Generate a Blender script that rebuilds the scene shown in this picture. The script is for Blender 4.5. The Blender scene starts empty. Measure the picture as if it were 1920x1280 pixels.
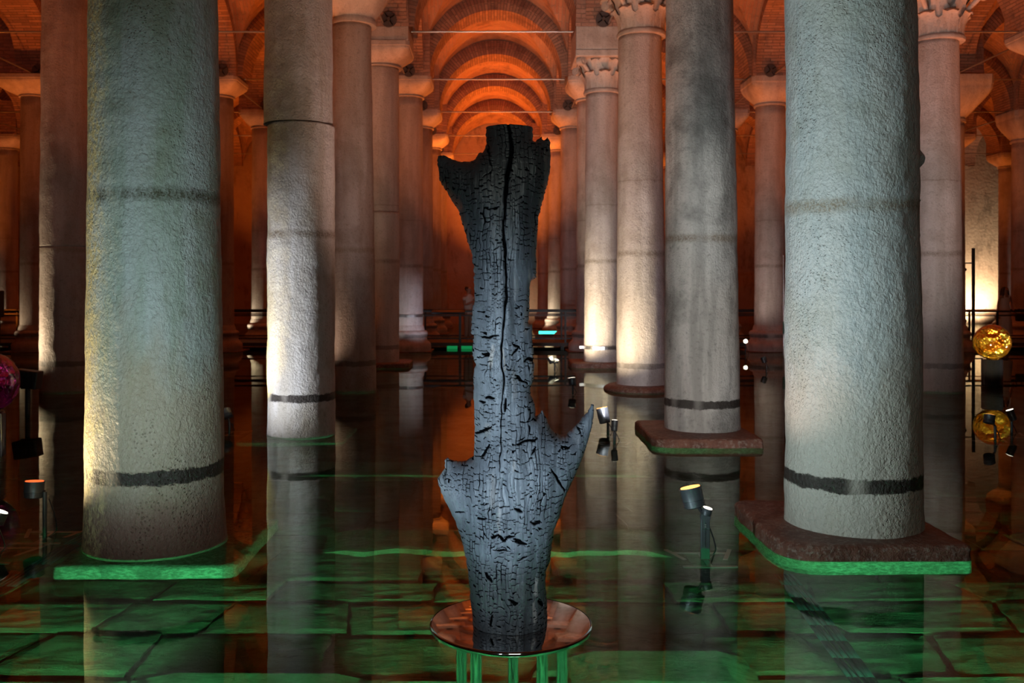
import bpy, bmesh, math, random
import numpy as np
from mathutils import Vector, Matrix, noise as mnoise

random.seed(7)
rng = np.random.default_rng(7)
sc = bpy.context.scene
COL = sc.collection
PI = math.pi

# ------------------------------------------------------------ camera, world, exposure, lights
F = 1776.0            # focal length in pixels of the 1920 px frame
VX, HY = 925.0, 537.0 # vanishing point of the nave
EYE = 1.786           # metres above the water (z = 0)

def P(px, py, d):
    """point at depth d (world Y) that the photograph shows at px, py"""
    return Vector(((px - VX) * d / F, d, EYE + (HY - py) * d / F))

cd = bpy.data.cameras.new('camera')
cam = bpy.data.objects.new('camera', cd)
COL.objects.link(cam)
cam.location = (0, 0, EYE)
cam.rotation_euler = (PI / 2, 0, 0)
cd.sensor_width = 36.0
cd.lens = F / 1920 * 36.0
cd.shift_x = (960 - VX) / 1920
cd.shift_y = -(640 - HY) / 1920
cd.clip_start = 0.05
cd.clip_end = 200
cd.dof.use_dof = True
cd.dof.focus_distance = 4.4
cd.dof.aperture_fstop = 5.6
sc.camera = cam

sc.view_settings.view_transform = 'Standard'
sc.view_settings.look = 'None'
sc.view_settings.gamma = 1.0
sc.view_settings.use_curve_mapping = False
sc.view_settings.exposure = 0.0
try:
    sc.cycles.max_bounces = 8
    sc.cycles.diffuse_bounces = 4
    sc.cycles.glossy_bounces = 4
    sc.cycles.transmission_bounces = 6
    sc.cycles.sample_clamp_indirect = 4.0
    sc.cycles.sample_clamp_direct = 0.0
    sc.cycles.caustics_reflective = False
    sc.cycles.caustics_refractive = False
    sc.cycles.use_denoising = True
except Exception:
    pass

w = bpy.data.worlds.new('world')
sc.world = w
w.use_nodes = True
w.node_tree.nodes['Background'].inputs[0].default_value = (0.3, 0.1, 0.05, 1)
w.node_tree.nodes['Background'].inputs[1].default_value = 0.02

ORANGE = (1.0, 0.20, 0.02)
WARM = (1.0, 0.80, 0.52)
WHITE = (1.0, 0.95, 0.90)
COOL = (0.76, 0.97, 1.0)
GREEN = (0.12, 1.0, 0.38)

def spot(loc, target, color, power, angle=60, blend=0.6, radius=0.04, name='spot_light'):
    ld = bpy.data.lights.new(name, 'SPOT')
    ld.color = color
    ld.energy = power
    ld.spot_size = math.radians(angle)
    ld.spot_blend = blend
    ld.shadow_soft_size = radius
    o = bpy.data.objects.new(name, ld)
    COL.objects.link(o)
    o.location = loc
    dv = Vector(target) - Vector(loc)
    o.rotation_euler = dv.to_track_quat('-Z', 'Y').to_euler()
    return o

def area(loc, target, color, power, sx, sy, name='area_light', spread=180):
    ld = bpy.data.lights.new(name, 'AREA')
    ld.shape = 'RECTANGLE'
    ld.color = color
    ld.energy = power
    ld.size, ld.size_y = sx, sy
    ld.spread = math.radians(spread)
    o = bpy.data.objects.new(name, ld)
    COL.objects.link(o)
    o.location = loc
    dv = Vector(target) - Vector(loc)
    o.rotation_euler = dv.to_track_quat('-Z', 'Y').to_euler()
    return o

ROWS = [6.67 + 4.9 * i for i in range(8)]      # depth of the eight rows of columns
LX = [-2.4, -7.45, -12.4, -17.3, -22.2]
RX = [2.52, 7.6, 12.5, 17.4, 22.3]

# orange floods standing in the water between the columns, aimed at the vaults
for iy, y in enumerate([4.2, 9.1, 14.0, 18.9, 23.8, 28.7, 33.6, 38.5, 43.0]):
    for ix, x in enumerate([0.06, -4.9, 5.0, -9.9, 10.0, -14.8, 15.0, -19.8, 19.8]):
        if y < 12 and abs(x) > 11: continue
        pw = 1100
        if x == 0.06 and y > 25: pw = 2100
        if x == 0.06 and y > 33: pw = 4200
        if x == 0.06 and y < 20: pw = 500
        if y < 12: pw = 260
        if abs(x) > 12: pw = 800
        spot((x, y, 0.25), (x, y + 0.4, 9), ORANGE, pw, 84, 1.0, 0.10, 'orange_flood')

# cool floods on the near columns and the sculpture
spot((-2.0, 3.3, 0.35), (-2.40, 6.67, 1.75), COOL, 290, 62, 1.0, 0.08, 'cool_flood')
spot((-2.1, 3.5, 0.40), (2.55, 6.8, 2.6), COOL, 720, 66, 0.8, 0.08, 'cool_flood')
spot((-0.55, 1.2, 1.0), (0.07, 3.7, 1.28), (0.62, 0.83, 1.0), 410, 42, 1.0, 0.05, 'cool_flood')
area((0.4, -1.2, 2.3), (0, 7, 2.2), (0.92, 1.0, 0.86), 26, 1.2, 0.5, 'added_fill_light', 120)  # unseen soft fill added behind the camera for the near columns
# warm floods grazing the left flank of the columns
def flank(lx, ly, tx, ty, tz, pw, col=WARM, ang=50, r=0.02, lz=0.2):
    spot((lx, ly, lz), (tx, ty, tz), col, pw, ang, 0.8, r, 'warm_spot')
flank(-3.55, 6.4, -2.75, 6.75, 1.4, 170, WARM, 105)           # left flank of the near left column
flank(-4.3, 9.4, -2.4, 11.5, 1.35, 480, (0.95, 0.96, 1.0), 62)  # second left column
flank(-3.3, 11.3, -2.7, 11.7, 1.2, 180, (1, 0.76, 0.2), 80)
flank(-8.9, 16.1, -7.8, 16.55, 1.9, 420, WARM, 110)
flank(-3.6, 15.7, -2.8, 16.5, 1.8, 60, (1, 0.7, 0.5), 90)
flank(-3.6, 20.4, -2.9, 21.3, 2.0, 14, ORANGE, 70)
flank(1.46, 6.50, 2.5, 11.3, 1.5, 440, WHITE, 56, 0.012, 0.33)
flank(1.35, 6.46, 2.2, 6.75, 2.2, 34, (1, 0.72, 0.62), 100, 0.02, 0.45)             # second right column
flank(1.406, 11.05, 2.5, 16.4, 1.7, 260, (0.95, 0.92, 1.0), 60, 0.015, 0.28)
flank(1.25, 15.1, 2.2, 16.4, 1.5, 330, WARM, 80)

flank(1.34, 16.05, 2.4, 21.3, 1.5, 240, (0.95, 0.92, 1.0), 56, 0.015, 0.27)
flank(1.2, 20.0, 2.1, 21.3, 1.3, 420, WARM, 80)
flank(1.25, 20.3, 2.5, 35.9, 1.2, 1600, WARM, 16)
flank(1.4, 35.4, 2.2, 36.0, 1.1, 110, WARM, 80)
flank(-3.3, 24.8, -2.3, 26.2, 1.4, 25, WHITE, 60)
flank(-1.2, 24.4, -2.25, 26.2, 1.2, 60, (0.9, 0.85, 1.0), 50)
flank(-18.9, 35.5, -18.2, 36.0, 1.8, 80, WARM, 80)
flank(-8.3, 30.6, -7.7, 31.1, 1.8, 70, WARM, 80)
flank(-13.6, 25.6, -12.9, 26.2, 1.8, 60, WARM, 80)
flank(6.2, 13.0, 7.5, 16.4, 3.4, 120, (1.0, 0.82, 0.74), 60)
flank(5.9, 24.0, 7.4, 26.2, 2.4, 110, (1, 0.8, 0.68), 60)
flank(0.4, 43.9, 2.0, 45.4, 1.8, 120, WARM, 90)
spot((22.9, 44.3, 0.3), (22.9, 45.9, 1.9), WARM, 1300, 120, 0.8, 0.15, 'warm_spot')
flank(24.6, 38.5, 22.6, 40.9, 2.4, 160, (1.0, 0.8, 0.7), 60)
flank(19.3, 29.5, 17.6, 31.1, 2.4, 90, (1.0, 0.75, 0.6), 60)
# added spots imitating soft bounce on capitals and piers above the aisle
spot((0.0, 9.5, 0.4), (0.0, 17.0, 8.0), (1.0, 0.60, 0.46), 900, 80, 0.8, 0.15, 'warm_spot')
spot((9.8, 10.5, 0.4), (8.6, 17.5, 7.2), (1.0, 0.62, 0.50), 450, 70, 0.8, 0.15, 'warm_spot')
spot((-9.8, 10.5, 0.4), (-8.6, 17.5, 7.2), (1.0, 0.55, 0.40), 140, 70, 0.8, 0.15, 'warm_spot')
# green light bar under the water below the edge of the visitor deck
gb = area((0.0, 1.9, -0.10), (0.0, 8.0, -0.35), GREEN, 75, 6.0, 0.10, 'green_light_bar', 100)
gb.data.cycles.use_multiple_importance_sampling = False
gb = area((0.0, 3.25, -0.05), (0.0, 8.0, -0.55), GREEN, 50, 5.0, 0.06, 'green_light_bar', 120)  # second bar, added out of view to spread green over the stones
gb.data.cycles.use_multiple_importance_sampling = False

# ------------------------------------------------------------ node helper
class NT:
    def __init__(s, name):
        s.m = bpy.data.materials.new(name)
        s.m.use_nodes = True
        s.t = s.m.node_tree
        s.t.nodes.clear()
        s.out = s.t.nodes.new('ShaderNodeOutputMaterial')
    def n(s, typ, ins=None, **props):
        nd = s.t.nodes.new('ShaderNode' + typ)
        for k, v in props.items():
            setattr(nd, k, v)
        for k, v in (ins or {}).items():
            s.set(nd.inputs[k], v)
        return nd
    def set(s, sock, v):
        if isinstance(v, bpy.types.NodeSocket):
            s.t.links.new(v, sock)
        elif isinstance(v, bpy.types.Node):
            s.t.links.new(v.outputs[0], sock)
        else:
            if hasattr(sock.default_value, '__len__') and not hasattr(v, '__len__'):
                v = [v] * len(sock.default_value)
            if hasattr(sock.default_value, '__len__') and len(sock.default_value) == 4 and len(v) == 3:
                v = (*v, 1)
            sock.default_value = v
    def math(s, op, a, b=0.0, c=None, clamp=False):
        nd = s.n('Math', operation=op, use_clamp=clamp)
        s.set(nd.inputs[0], a); s.set(nd.inputs[1], b)
        if c is not None: s.set(nd.inputs[2], c)
        return nd.outputs[0]
    def vmath(s, op, a, b):
        nd = s.n('VectorMath', operation=op)
        s.set(nd.inputs[0], a); s.set(nd.inputs[1], b)
        return nd.outputs[0]
    def noise(s, vec, scale, detail=4, rough=0.55, dist=0.0, out=0):
        nd = s.n('TexNoise', {'Scale': scale, 'Detail': detail, 'Roughness': rough, 'Distortion': dist})
        s.set(nd.inputs['Vector'], vec)
        return nd.outputs[out]
    def voro(s, vec, scale, feature='F1', out=0, rand=1.0):
        nd = s.n('TexVoronoi', {'Scale': scale, 'Randomness': rand}, feature=feature)
        s.set(nd.inputs['Vector'], vec)
        return nd.outputs[out]
    def ramp(s, fac, a, b, lo=0.0, hi=1.0):
        nd = s.n('MapRange', {'From Min': a, 'From Max': b, 'To Min': lo, 'To Max': hi}, clamp=True)
        s.set(nd.inputs[0], fac)
        return nd.outputs[0]
    def smooth(s, fac, a, b, lo=0.0, hi=1.0):
        nd = s.n('MapRange', {'From Min': a, 'From Max': b, 'To Min': lo, 'To Max': hi}, clamp=True, interpolation_type='SMOOTHSTEP')
        s.set(nd.inputs[0], fac)
        return nd.outputs[0]
    def mix(s, fac, a, b, mode='MIX'):
        nd = s.n('Mix', data_type='RGBA', blend_type=mode)
        s.set(nd.inputs[0], fac); s.set(nd.inputs[6], a); s.set(nd.inputs[7], b)
        return nd.outputs[2]
    def coords(s):
        return s.n('TexCoord').outputs['Object']
    def pos(s):
        return s.n('NewGeometry').outputs['Position']
    def scale(s, vec, v):
        return s.vmath('MULTIPLY', vec, v)
    def bump(s, h, strength, dist, normal=None):
        nd = s.n('Bump', {'Strength': strength, 'Distance': dist, 'Height': h})
        if normal is not None: s.set(nd.inputs['Normal'], normal)
        return nd.outputs[0]
    def bsdf(s, color, rough=0.6, normal=None, **kw):
        nd = s.n('BsdfPrincipled')
        s.set(nd.inputs['Base Color'], color)
        s.set(nd.inputs['Roughness'], rough)
        if normal is not None: s.set(nd.inputs['Normal'], normal)
        for k, v in kw.items():
            s.set(nd.inputs[k.replace('_', ' ')], v)
        s.t.links.new(nd.outputs[0], s.out.inputs[0])
        return nd

def simple(name, color, rough=0.5, metallic=0.0, bump=0.0, scale=40):
    m = NT(name)
    nrm = None
    c = m.coords()
    v = m.noise(c, scale, 3)
    if bump: nrm = m.bump(v, bump, 0.01)
    colr = m.mix(v, tuple(x * 0.8 for x in color), tuple(min(1, x * 1.15) for x in color))
    m.bsdf(colr, rough, nrm, Metallic=metallic)
    return m.m

def emit(name, color, strength):
    m = NT(name)
    e = m.n('Emission', {'Color': (*color, 1), 'Strength': strength})
    m.t.links.new(e.outputs[0], m.out.inputs[0])
    return m.m

# ------------------------------------------------------------ materials
def marble(name, ca, cb, cc, z_hi, z_lo, pit=0.8, hi_amt=0.7, lo_amt=0.95, scale=1.0, streak=0.6,
           low_tint=None, bdist=0.018, flank_tint=None, wash=None, hi_col=(0.16, 0.11, 0.06), lo_col=(0.022, 0.016, 0.013), z_hi2=None):
    """weathered marble with two old water marks"""
    m = NT(name)
    c = m.coords(); g = m.pos()
    z = m.n('SeparateXYZ', {0: g}).outputs[2]
    st = m.noise(m.scale(c, (3.0, 3.0, 0.35)), 1.6 * scale, 5, 0.6)
    big = m.noise(c, 1.3 * scale, 4, 0.6)
    fine = m.noise(c, 22 * scale, 5, 0.65)
    col = m.mix(m.smooth(st, 0.36, 0.64), ca, cb)
    col = m.mix(m.math('MULTIPLY', m.smooth(big, 0.48, 0.66), streak), col, cc)
    grime = m.math('MULTIPLY', m.smooth(fine, 0.52, 0.75), 0.45)
    col = m.mix(grime, col, tuple(x * 0.45 for x in cc))
    # tiny pits
    vd = m.voro(m.vmath('ADD', c, m.scale(m.noise(c, 9, 3, out=1), (0.05,) * 3)), 44 * scale, 'F1')
    pmask = m.smooth(m.noise(m.scale(c, (1.6, 1.6, 0.8)), 1.2, 3), 0.45, 0.62)
    pits = m.math('MULTIPLY', m.smooth(vd, 0.35, 0.05), m.math('MULTIPLY', pmask, -0.55))
    wv = m.math('ADD', m.noise(m.scale(c, (1, 1, 0.8)), 44 * scale, 4, 0.6, 0.4), m.math('MULTIPLY', m.noise(c, 7 * scale, 3), 1.2))
    # water marks at fixed heights
    wob = m.math('MULTIPLY', m.math('SUBTRACT', m.noise(m.scale(g, (5, 5, 3)), 1.0, 6, 0.75), 0.5), 0.10)
    zz = m.math('ADD', z, wob)
    hi = m.smooth(m.math('ABSOLUTE', m.math('SUBTRACT', zz, z_hi)), 0.01, 0.075, 1.0, 0.0)
    brk = m.smooth(m.noise(m.scale(c, (4, 4, 0.3)), 1.0, 3), 0.30, 0.55, 0.35, 1.0)
    hi = m.math('MULTIPLY', m.math('MULTIPLY', hi, hi_amt), brk)
    speck = m.smooth(m.noise(c, 60, 3, 0.7), 0.42, 0.6, 0.45, 1.0)
    col = m.mix(m.math('MULTIPLY', hi, speck), col, hi_col)
    if z_hi2 is not None:
        h2 = m.smooth(m.math('ABSOLUTE', m.math('SUBTRACT', zz, z_hi2)), 0.0, 0.02, 1.0, 0.0)
        col = m.mix(m.math('MULTIPLY', h2, 0.4), col, hi_col)
    lo = m.smooth(m.math('ABSOLUTE', m.math('SUBTRACT', m.math('ADD', z, m.math('MULTIPLY', m.math('SUBTRACT', m.noise(m.scale(g, (6, 6, 12)), 1.0, 7, 0.85), 0.5), 0.11)), z_lo)), 0.040, 0.052, 1.0, 0.0)
    lbrk = m.smooth(m.noise(m.scale(c, (2.2, 2.2, 0.2)), 1.0, 2), 0.34, 0.46, 0.15, 1.0)
    lo = m.math('MULTIPLY', m.math('MULTIPLY', lo, lo_amt), lbrk)
    col = m.mix(lo, col, lo_col)
    if wash is not None:                            # mineral wash up to the old water level
        wz = m.smooth(m.math('ADD', z, m.math('MULTIPLY', m.math('SUBTRACT', m.noise(m.scale(g, (3, 3, 1.2)), 1.0, 5, 0.6), 0.5), 1.6)), 1.75, 0.95, 0.0, 0.72)
        col = m.mix(wz, col, wash)
        col = m.mix(lo, col, lo_col)
    if low_tint is not None:
        lt = m.smooth(m.math('ADD', z, m.math('MULTIPLY', wob, 2.0)), 0.46, 0.16, 0.0, 0.85)
        col = m.mix(lt, col, low_tint)
    h = m.math('ADD', pits, wv)
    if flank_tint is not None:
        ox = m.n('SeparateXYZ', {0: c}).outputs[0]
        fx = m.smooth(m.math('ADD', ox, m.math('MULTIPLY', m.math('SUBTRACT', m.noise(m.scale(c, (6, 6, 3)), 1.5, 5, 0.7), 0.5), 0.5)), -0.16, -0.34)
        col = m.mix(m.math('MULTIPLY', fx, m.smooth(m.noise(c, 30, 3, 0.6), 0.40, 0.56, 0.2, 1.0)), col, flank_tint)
    nrm = m.bump(h, min(1.0, pit), bdist)
    m.bsdf(col, m.ramp(fine, 0.3, 0.7, 0.42, 0.75), nrm)
    return m.m

M = {}
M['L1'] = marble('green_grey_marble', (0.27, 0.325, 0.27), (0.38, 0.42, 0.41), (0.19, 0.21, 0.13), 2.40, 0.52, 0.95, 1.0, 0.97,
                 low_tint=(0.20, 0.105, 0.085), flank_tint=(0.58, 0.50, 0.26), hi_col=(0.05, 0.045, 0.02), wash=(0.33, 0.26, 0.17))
M['R1'] = marble('blue_white_marble', (0.50, 0.55, 0.55), (0.60, 0.62, 0.60), (0.42, 0.43, 0.36), 2.34, 0.44, 1.0, 0.8, 0.97,
                 streak=0.5, hi_col=(0.24, 0.17, 0.09), wash=(0.46, 0.41, 0.33))
M['L2'] = marble('pale_marble', (0.50, 0.48, 0.44), (0.62, 0.62, 0.62), (0.34, 0.30, 0.22), 2.41, 0.46, 1.0, 0.85, 0.97)
M['R2'] = marble('grey_streaked_marble', (0.30, 0.29, 0.27), (0.52, 0.50, 0.47), (0.14, 0.135, 0.125), 2.35, 0.42, 0.9, 0.85, 0.97, streak=0.75)
M['left'] = marble('warm_marble_left', (0.30, 0.235, 0.20), (0.38, 0.32, 0.29), (0.20, 0.145, 0.115), 2.41, 0.47, 0.7, 0.7, 0.6)
M['right'] = marble('warm_marble_right', (0.46, 0.41, 0.38), (0.58, 0.53, 0.51), (0.34, 0.28, 0.24), 2.35, 0.43, 0.8, 0.7, 0.5, z_hi2=3.6)
M['cap'] = marble('capital_marble', (0.48, 0.41, 0.36), (0.58, 0.51, 0.46), (0.34, 0.28, 0.24), -5, -5, 0.6)

def red_stone():
    m = NT('rusty_base_stone')
    c = m.coords()
    n1 = m.noise(c, 5, 6, 0.7); n2 = m.noise(c, 26, 5, 0.7)
    col = m.mix(m.smooth(n1, 0.35, 0.65), (0.105, 0.038, 0.024), (0.20, 0.085, 0.055))
    z = m.n('SeparateXYZ', {0: m.pos()}).outputs[2]
    side = m.smooth(m.math('ADD', z, m.math('MULTIPLY', n1, 0.06)), 0.02, 0.09, 0.0, 1.0)
    col = m.mix(m.math('MULTIPLY', m.smooth(n2, 0.5, 0.62), 0.6), col, (0.30, 0.24, 0.20))
    col = m.mix(m.smooth(z, -0.02, 0.0, 1.0, 0.0), col, m.mix(m.smooth(n2, 0.35, 0.6), (0.55, 0.60, 0.50), (0.22, 0.26, 0.2)))  # stone under water painted paler, to brighten it in the green light
    m.bsdf(col, 0.5, m.bump(m.math('ADD', n1, m.math('MULTIPLY', n2, 0.6)), 0.9, 0.04))
    return m.m
M['redstone'] = red_stone()

def brick_uv(name, ca, cb, mortar, su, sv, tint=0.5):
    """brick courses laid along the surface's own u, v in metres"""
    m = NT(name)
    uv = m.n('UVMap').outputs[0]
    c = m.pos()
    w1 = m.noise(m.scale(c, (0.8, 0.8, 0.8)), 1.0, 3, out=1)
    uvw = m.vmath('ADD', uv, m.scale(w1, (0.05, 0.05, 0)))
    b = m.n('TexBrick', {'Vector': uvw, 'Color1': (*ca, 1), 'Color2': (*cb, 1), 'Mortar': (*mortar, 1), 'Scale': 1.0,
                         'Mortar Size': 0.010, 'Mortar Smooth': 0.3, 'Bias': 0.0, 'Brick Width': su, 'Row Height': sv})
    patch = m.noise(c, 0.9, 5, 0.65)
    col = m.mix(m.math('MULTIPLY', m.smooth(patch, 0.45, 0.7), tint), b.outputs[0], (0.42, 0.30, 0.22))
    soot = m.noise(c, 2.3, 4, 0.6)
    col = m.mix(m.math('MULTIPLY', m.smooth(soot, 0.5, 0.72), 0.5), col, (0.10, 0.06, 0.05))
    h = m.math('ADD', m.math('MULTIPLY', b.outputs[1], -1.0), m.math('MULTIPLY', m.noise(c, 14, 4), 0.7))
    m.bsdf(col, 0.85, m.bump(h, 1.0, 0.035))
    return m.m
M['vault'] = brick_uv('vault_brick', (0.46, 0.25, 0.16), (0.34, 0.17, 0.11), (0.36, 0.27, 0.21), 0.36, 0.095)
M['arch'] = brick_uv('arch_brick', (0.44, 0.25, 0.17), (0.26, 0.14, 0.10), (0.20, 0.13, 0.10), 0.42, 0.085, 0.25)
M['pier'] = brick_uv('pier_brick', (0.46, 0.27, 0.20), (0.34, 0.19, 0.14), (0.30, 0.20, 0.15), 0.34, 0.10, 0.4)

def plaster(name, a, b):
    m = NT(name)
    c = m.pos()
    n1 = m.noise(c, 0.6, 6, 0.65); n2 = m.noise(m.scale(c, (1, 1, 0.4)), 2.2, 5, 0.7)
    col = m.mix(m.smooth(n1, 0.35, 0.65), a, b)
    col = m.mix(m.math('MULTIPLY', m.smooth(n2, 0.52, 0.7), 0.6), col, tuple(x * 0.4 for x in a))
    m.bsdf(col, 0.85, m.bump(m.noise(c, 8, 5), 0.6, 0.04))
    return m.m
M['wall'] = plaster('old_wall_plaster', (0.44, 0.30, 0.22), (0.52, 0.38, 0.29))

def stone_floor():
    m = NT('mossy_paving')
    c = m.pos()
    oi = m.n('ObjectInfo').outputs['Random']
    n1 = m.noise(c, 1.6, 5, 0.65)
    n2 = m.noise(m.scale(c, (6, 15, 6)), 1.0, 8, 0.78, 0.8)
    n3 = m.noise(m.scale(c, (26, 50, 26)), 1.0, 5, 0.75)
    col = m.mix(m.smooth(n1, 0.36, 0.62), (0.17, 0.16, 0.08), (0.40, 0.42, 0.30))
    col = m.mix(m.math('MULTIPLY', m.smooth(n2, 0.5, 0.7), 0.7), col, (0.06, 0.055, 0.035))
    col = m.mix(m.math('MULTIPLY', oi, 0.35), col, (0.20, 0.15, 0.08))
    h = m.math('ADD', n2, m.math('MULTIPLY', n3, 0.3))
    m.bsdf(col, 0.75, m.bump(h, 1.0, 0.07))
    return m.m
M['floor'] = stone_floor()

def water():
    m = NT('clear_water')
    c = m.pos()
    n1 = m.noise(m.scale(c, (1.2, 0.5, 1)), 1.0, 2, 0.5)
    nrm = m.bump(n1, 0.06, 0.02)
    g = m.n('BsdfGlass', {'Color': (0.86, 0.93, 0.84, 1), 'Roughness': 0.0, 'IOR': 1.333, 'Normal': nrm})
    m.t.links.new(g.outputs[0], m.out.inputs[0])
    return m.m
M['water'] = water()

def char():
    m = NT('charred_wood')
    c = m.coords()
    crack = m.n('Attribute', attribute_name='crack').outputs['Fac']
    lane = m.n('Attribute', attribute_name='lane').outputs['Fac']
    warp = m.scale(m.vmath('SUBTRACT', m.noise(c, 12, 3, out=1), (0.5, 0.5, 0.5)), (0.03, 0.03, 0.03))
    e1 = m.voro(m.scale(m.vmath('ADD', c, warp), (1.7, 1.7, 1.0)), 88, 'DISTANCE_TO_EDGE')
    k1 = m.smooth(m.math('ADD', e1, m.math('MULTIPLY', m.math('SUBTRACT', m.noise(c, 45, 2), 0.42), 0.18)), 0.0, 0.05)
    grain = m.noise(m.scale(c, (110, 110, 9)), 1.0, 4, 0.6)
    big = m.noise(c, 6, 4, 0.6)
    zone = m.smooth(m.noise(c, 5, 3, 0.5), 0.46, 0.60)
    col = m.mix(m.smooth(big, 0.3, 0.72), (0.075, 0.083, 0.098), (0.125, 0.137, 0.158))
    col = m.mix(m.math('MULTIPLY', m.smooth(grain, 0.45, 0.7), 0.30), col, (0.045, 0.048, 0.055))
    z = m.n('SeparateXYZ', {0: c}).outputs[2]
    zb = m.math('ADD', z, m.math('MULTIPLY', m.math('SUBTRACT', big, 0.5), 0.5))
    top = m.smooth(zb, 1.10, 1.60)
    col = m.mix(m.math('MULTIPLY', top, 0.86), col, (0.014, 0.015, 0.018))  # trunk top darkened in the colour, where the spotlight fades
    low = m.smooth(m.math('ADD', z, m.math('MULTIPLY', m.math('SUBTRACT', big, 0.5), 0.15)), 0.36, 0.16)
    col = m.mix(m.math('MULTIPLY', low, 0.72), col, (0.030, 0.029, 0.029))  # foot darkened in the colour as well, below the spotlight's bright middle
    lanec = m.mix(grain, (0.20, 0.17, 0.15), (0.36, 0.33, 0.31))
    col = m.mix(m.smooth(lane, 0.1, 0.9, 0.0, 0.75), col, lanec)
    kf = m.math('MAXIMUM', k1, m.math('SUBTRACT', 1.0, m.math('MULTIPLY', zone, 0.75)))
    col = m.mix(kf, (0.012, 0.012, 0.014), col)
    col = m.mix(m.smooth(crack, 0.10, 0.55, 0.0, 1.0), col, (0.002, 0.002, 0.0025))
    h = m.math('ADD', m.math('MULTIPLY', kf, 0.5), m.math('MULTIPLY', grain, 0.6))
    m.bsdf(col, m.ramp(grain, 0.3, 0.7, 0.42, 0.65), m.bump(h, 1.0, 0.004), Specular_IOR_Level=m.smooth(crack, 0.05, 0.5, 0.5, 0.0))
    return m.m
M['char'] = char()
M['chrome'] = simple('polished_steel', (0.72, 0.82, 0.86), 0.06, 1.0)
M['dark_chrome'] = simple('glossy_black_metal', (0.012, 0.012, 0.014), 0.06, 0.0)
M['mirror'] = simple('polished_table_top', (0.56, 0.53, 0.52), 0.045, 1.0)
M['black'] = simple('black_painted_metal', (0.022, 0.022, 0.024), 0.45, 0.2)
M['darkgrey'] = simple('grey_metal', (0.09, 0.10, 0.11), 0.4, 0.5)
M['iron'] = simple('old_iron', (0.16, 0.12, 0.10), 0.6, 0.5, 0.5)
M['steelrod'] = simple('grey_tie_rod', (0.36, 0.34, 0.33), 0.35, 0.8)
M['anchor'] = simple('dark_anchor_iron', (0.11, 0.09, 0.085), 0.6, 0.4)
M['collar'] = simple('steel_collar', (0.62, 0.62, 0.64), 0.3, 0.9)
M['deck'] = simple('dark_deck', (0.05, 0.045, 0.04), 0.6)
M['skin'] = simple('skin', (0.34, 0.18, 0.12), 0.55)
M['hair'] = simple('dark_hair', (0.03, 0.018, 0.012), 0.5)
M['dress'] = simple('white_cloth', (0.55, 0.50, 0.47), 0.8)
M['trousers'] = simple('beige_cloth', (0.30, 0.22, 0.17), 0.8)
M['bag'] = simple('dark_leather', (0.03, 0.02, 0.018), 0.5)
M['rubber'] = simple('blue_black_rubber', (0.02, 0.035, 0.05), 0.5)
M['lens_warm'] = emit('lit_orange_lens', (1.0, 0.42, 0.10), 3.2)
M['lens_white'] = emit('lit_white_lens', (1.0, 0.88, 0.70), 4)
M['lens_off'] = emit('dim_red_lens', (1.0, 0.13, 0.03), 1.6)
M['led_green'] = emit('green_led', (0.02, 0.55, 0.16), 0.35)
M['led_teal'] = emit('teal_led', (0.05, 0.75, 0.50), 3.0)

def glass(name, color, dens):
    m = NT(name)
    c = m.coords()
    n1 = m.noise(c, 3.5, 3, 0.5)
    g = m.n('BsdfGlass', {'Color': (*color, 1), 'Roughness': 0.02, 'IOR': 1.5, 'Normal': m.bump(n1, 1.0, 0.25)})
    m.t.links.new(g.outputs[0], m.out.inputs[0])
    return m.m
def foil_glass(name, ca, cb):
    m = NT(name)
    c = m.coords()
    w_ = m.vmath('ADD', c, m.scale(m.noise(c, 4, 3, out=1), (0.35,) * 3))
    v = m.voro(w_, 7, 'F1')
    cell = m.voro(w_, 7, 'F1', out=1)
    sepc = m.n('SeparateColor', {0: cell}).outputs[0]
    col = m.mix(m.smooth(sepc, 0.2, 0.8), ca, cb)
    m.bsdf(col, 0.16, m.bump(m.math('ADD', v, m.math('MULTIPLY', sepc, 0.5)), 1.0, 0.12), Metallic=0.75, Coat_Weight=1.0, Coat_Roughness=0.02)
    return m.m
M['amber'] = foil_glass('amber_glass', (0.75, 0.22, 0.005), (1.0, 0.62, 0.06))
M['magenta'] = foil_glass('magenta_glass', (0.10, 0.002, 0.03), (0.6, 0.02, 0.30))

# ------------------------------------------------------------ mesh helpers
def mesh_obj(name, verts, faces, mat, parent=None, smooth=False, uvs=None, loc=None):
    me = bpy.data.meshes.new(name)
    me.from_pydata([tuple(v) for v in verts], [], faces)
    if uvs is not None:
        uvl = me.uv_layers.new(name='UVMap')
        for lp in me.loops:
            uvl.data[lp.index].uv = uvs[lp.vertex_index] if not callable(uvs) else uvs(lp)
    if mat is not None: me.materials.append(mat)
    if smooth:
        me.polygons.foreach_set('use_smooth', [True] * len(me.polygons))
    me.update()
    o = bpy.data.objects.new(name, me)
    COL.objects.link(o)
    if parent is not None: o.parent = parent
    if loc is not None: o.location = loc
    return o

def bm_obj(name, bm, mat, parent=None, smooth=False, loc=None, angle=None):
    me = bpy.data.meshes.new(name)
    bm.normal_update()
    bm.to_mesh(me); bm.free()
    if mat is not None: me.materials.append(mat)
    if smooth:
        me.polygons.foreach_set('use_smooth', [True] * len(me.polygons))
        if angle is not None:
            try: me.set_sharp_from_angle(angle=math.radians(angle))
            except Exception: pass
    o = bpy.data.objects.new(name, me)
    COL.objects.link(o)
    if parent is not None: o.parent = parent
    if loc is not None: o.location = loc
    return o

def empty(name, loc=(0, 0, 0), rz=0.0):
    o = bpy.data.objects.new(name, None)
    COL.objects.link(o)
    o.location = loc
    o.rotation_euler = (0, 0, rz)
    return o

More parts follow.
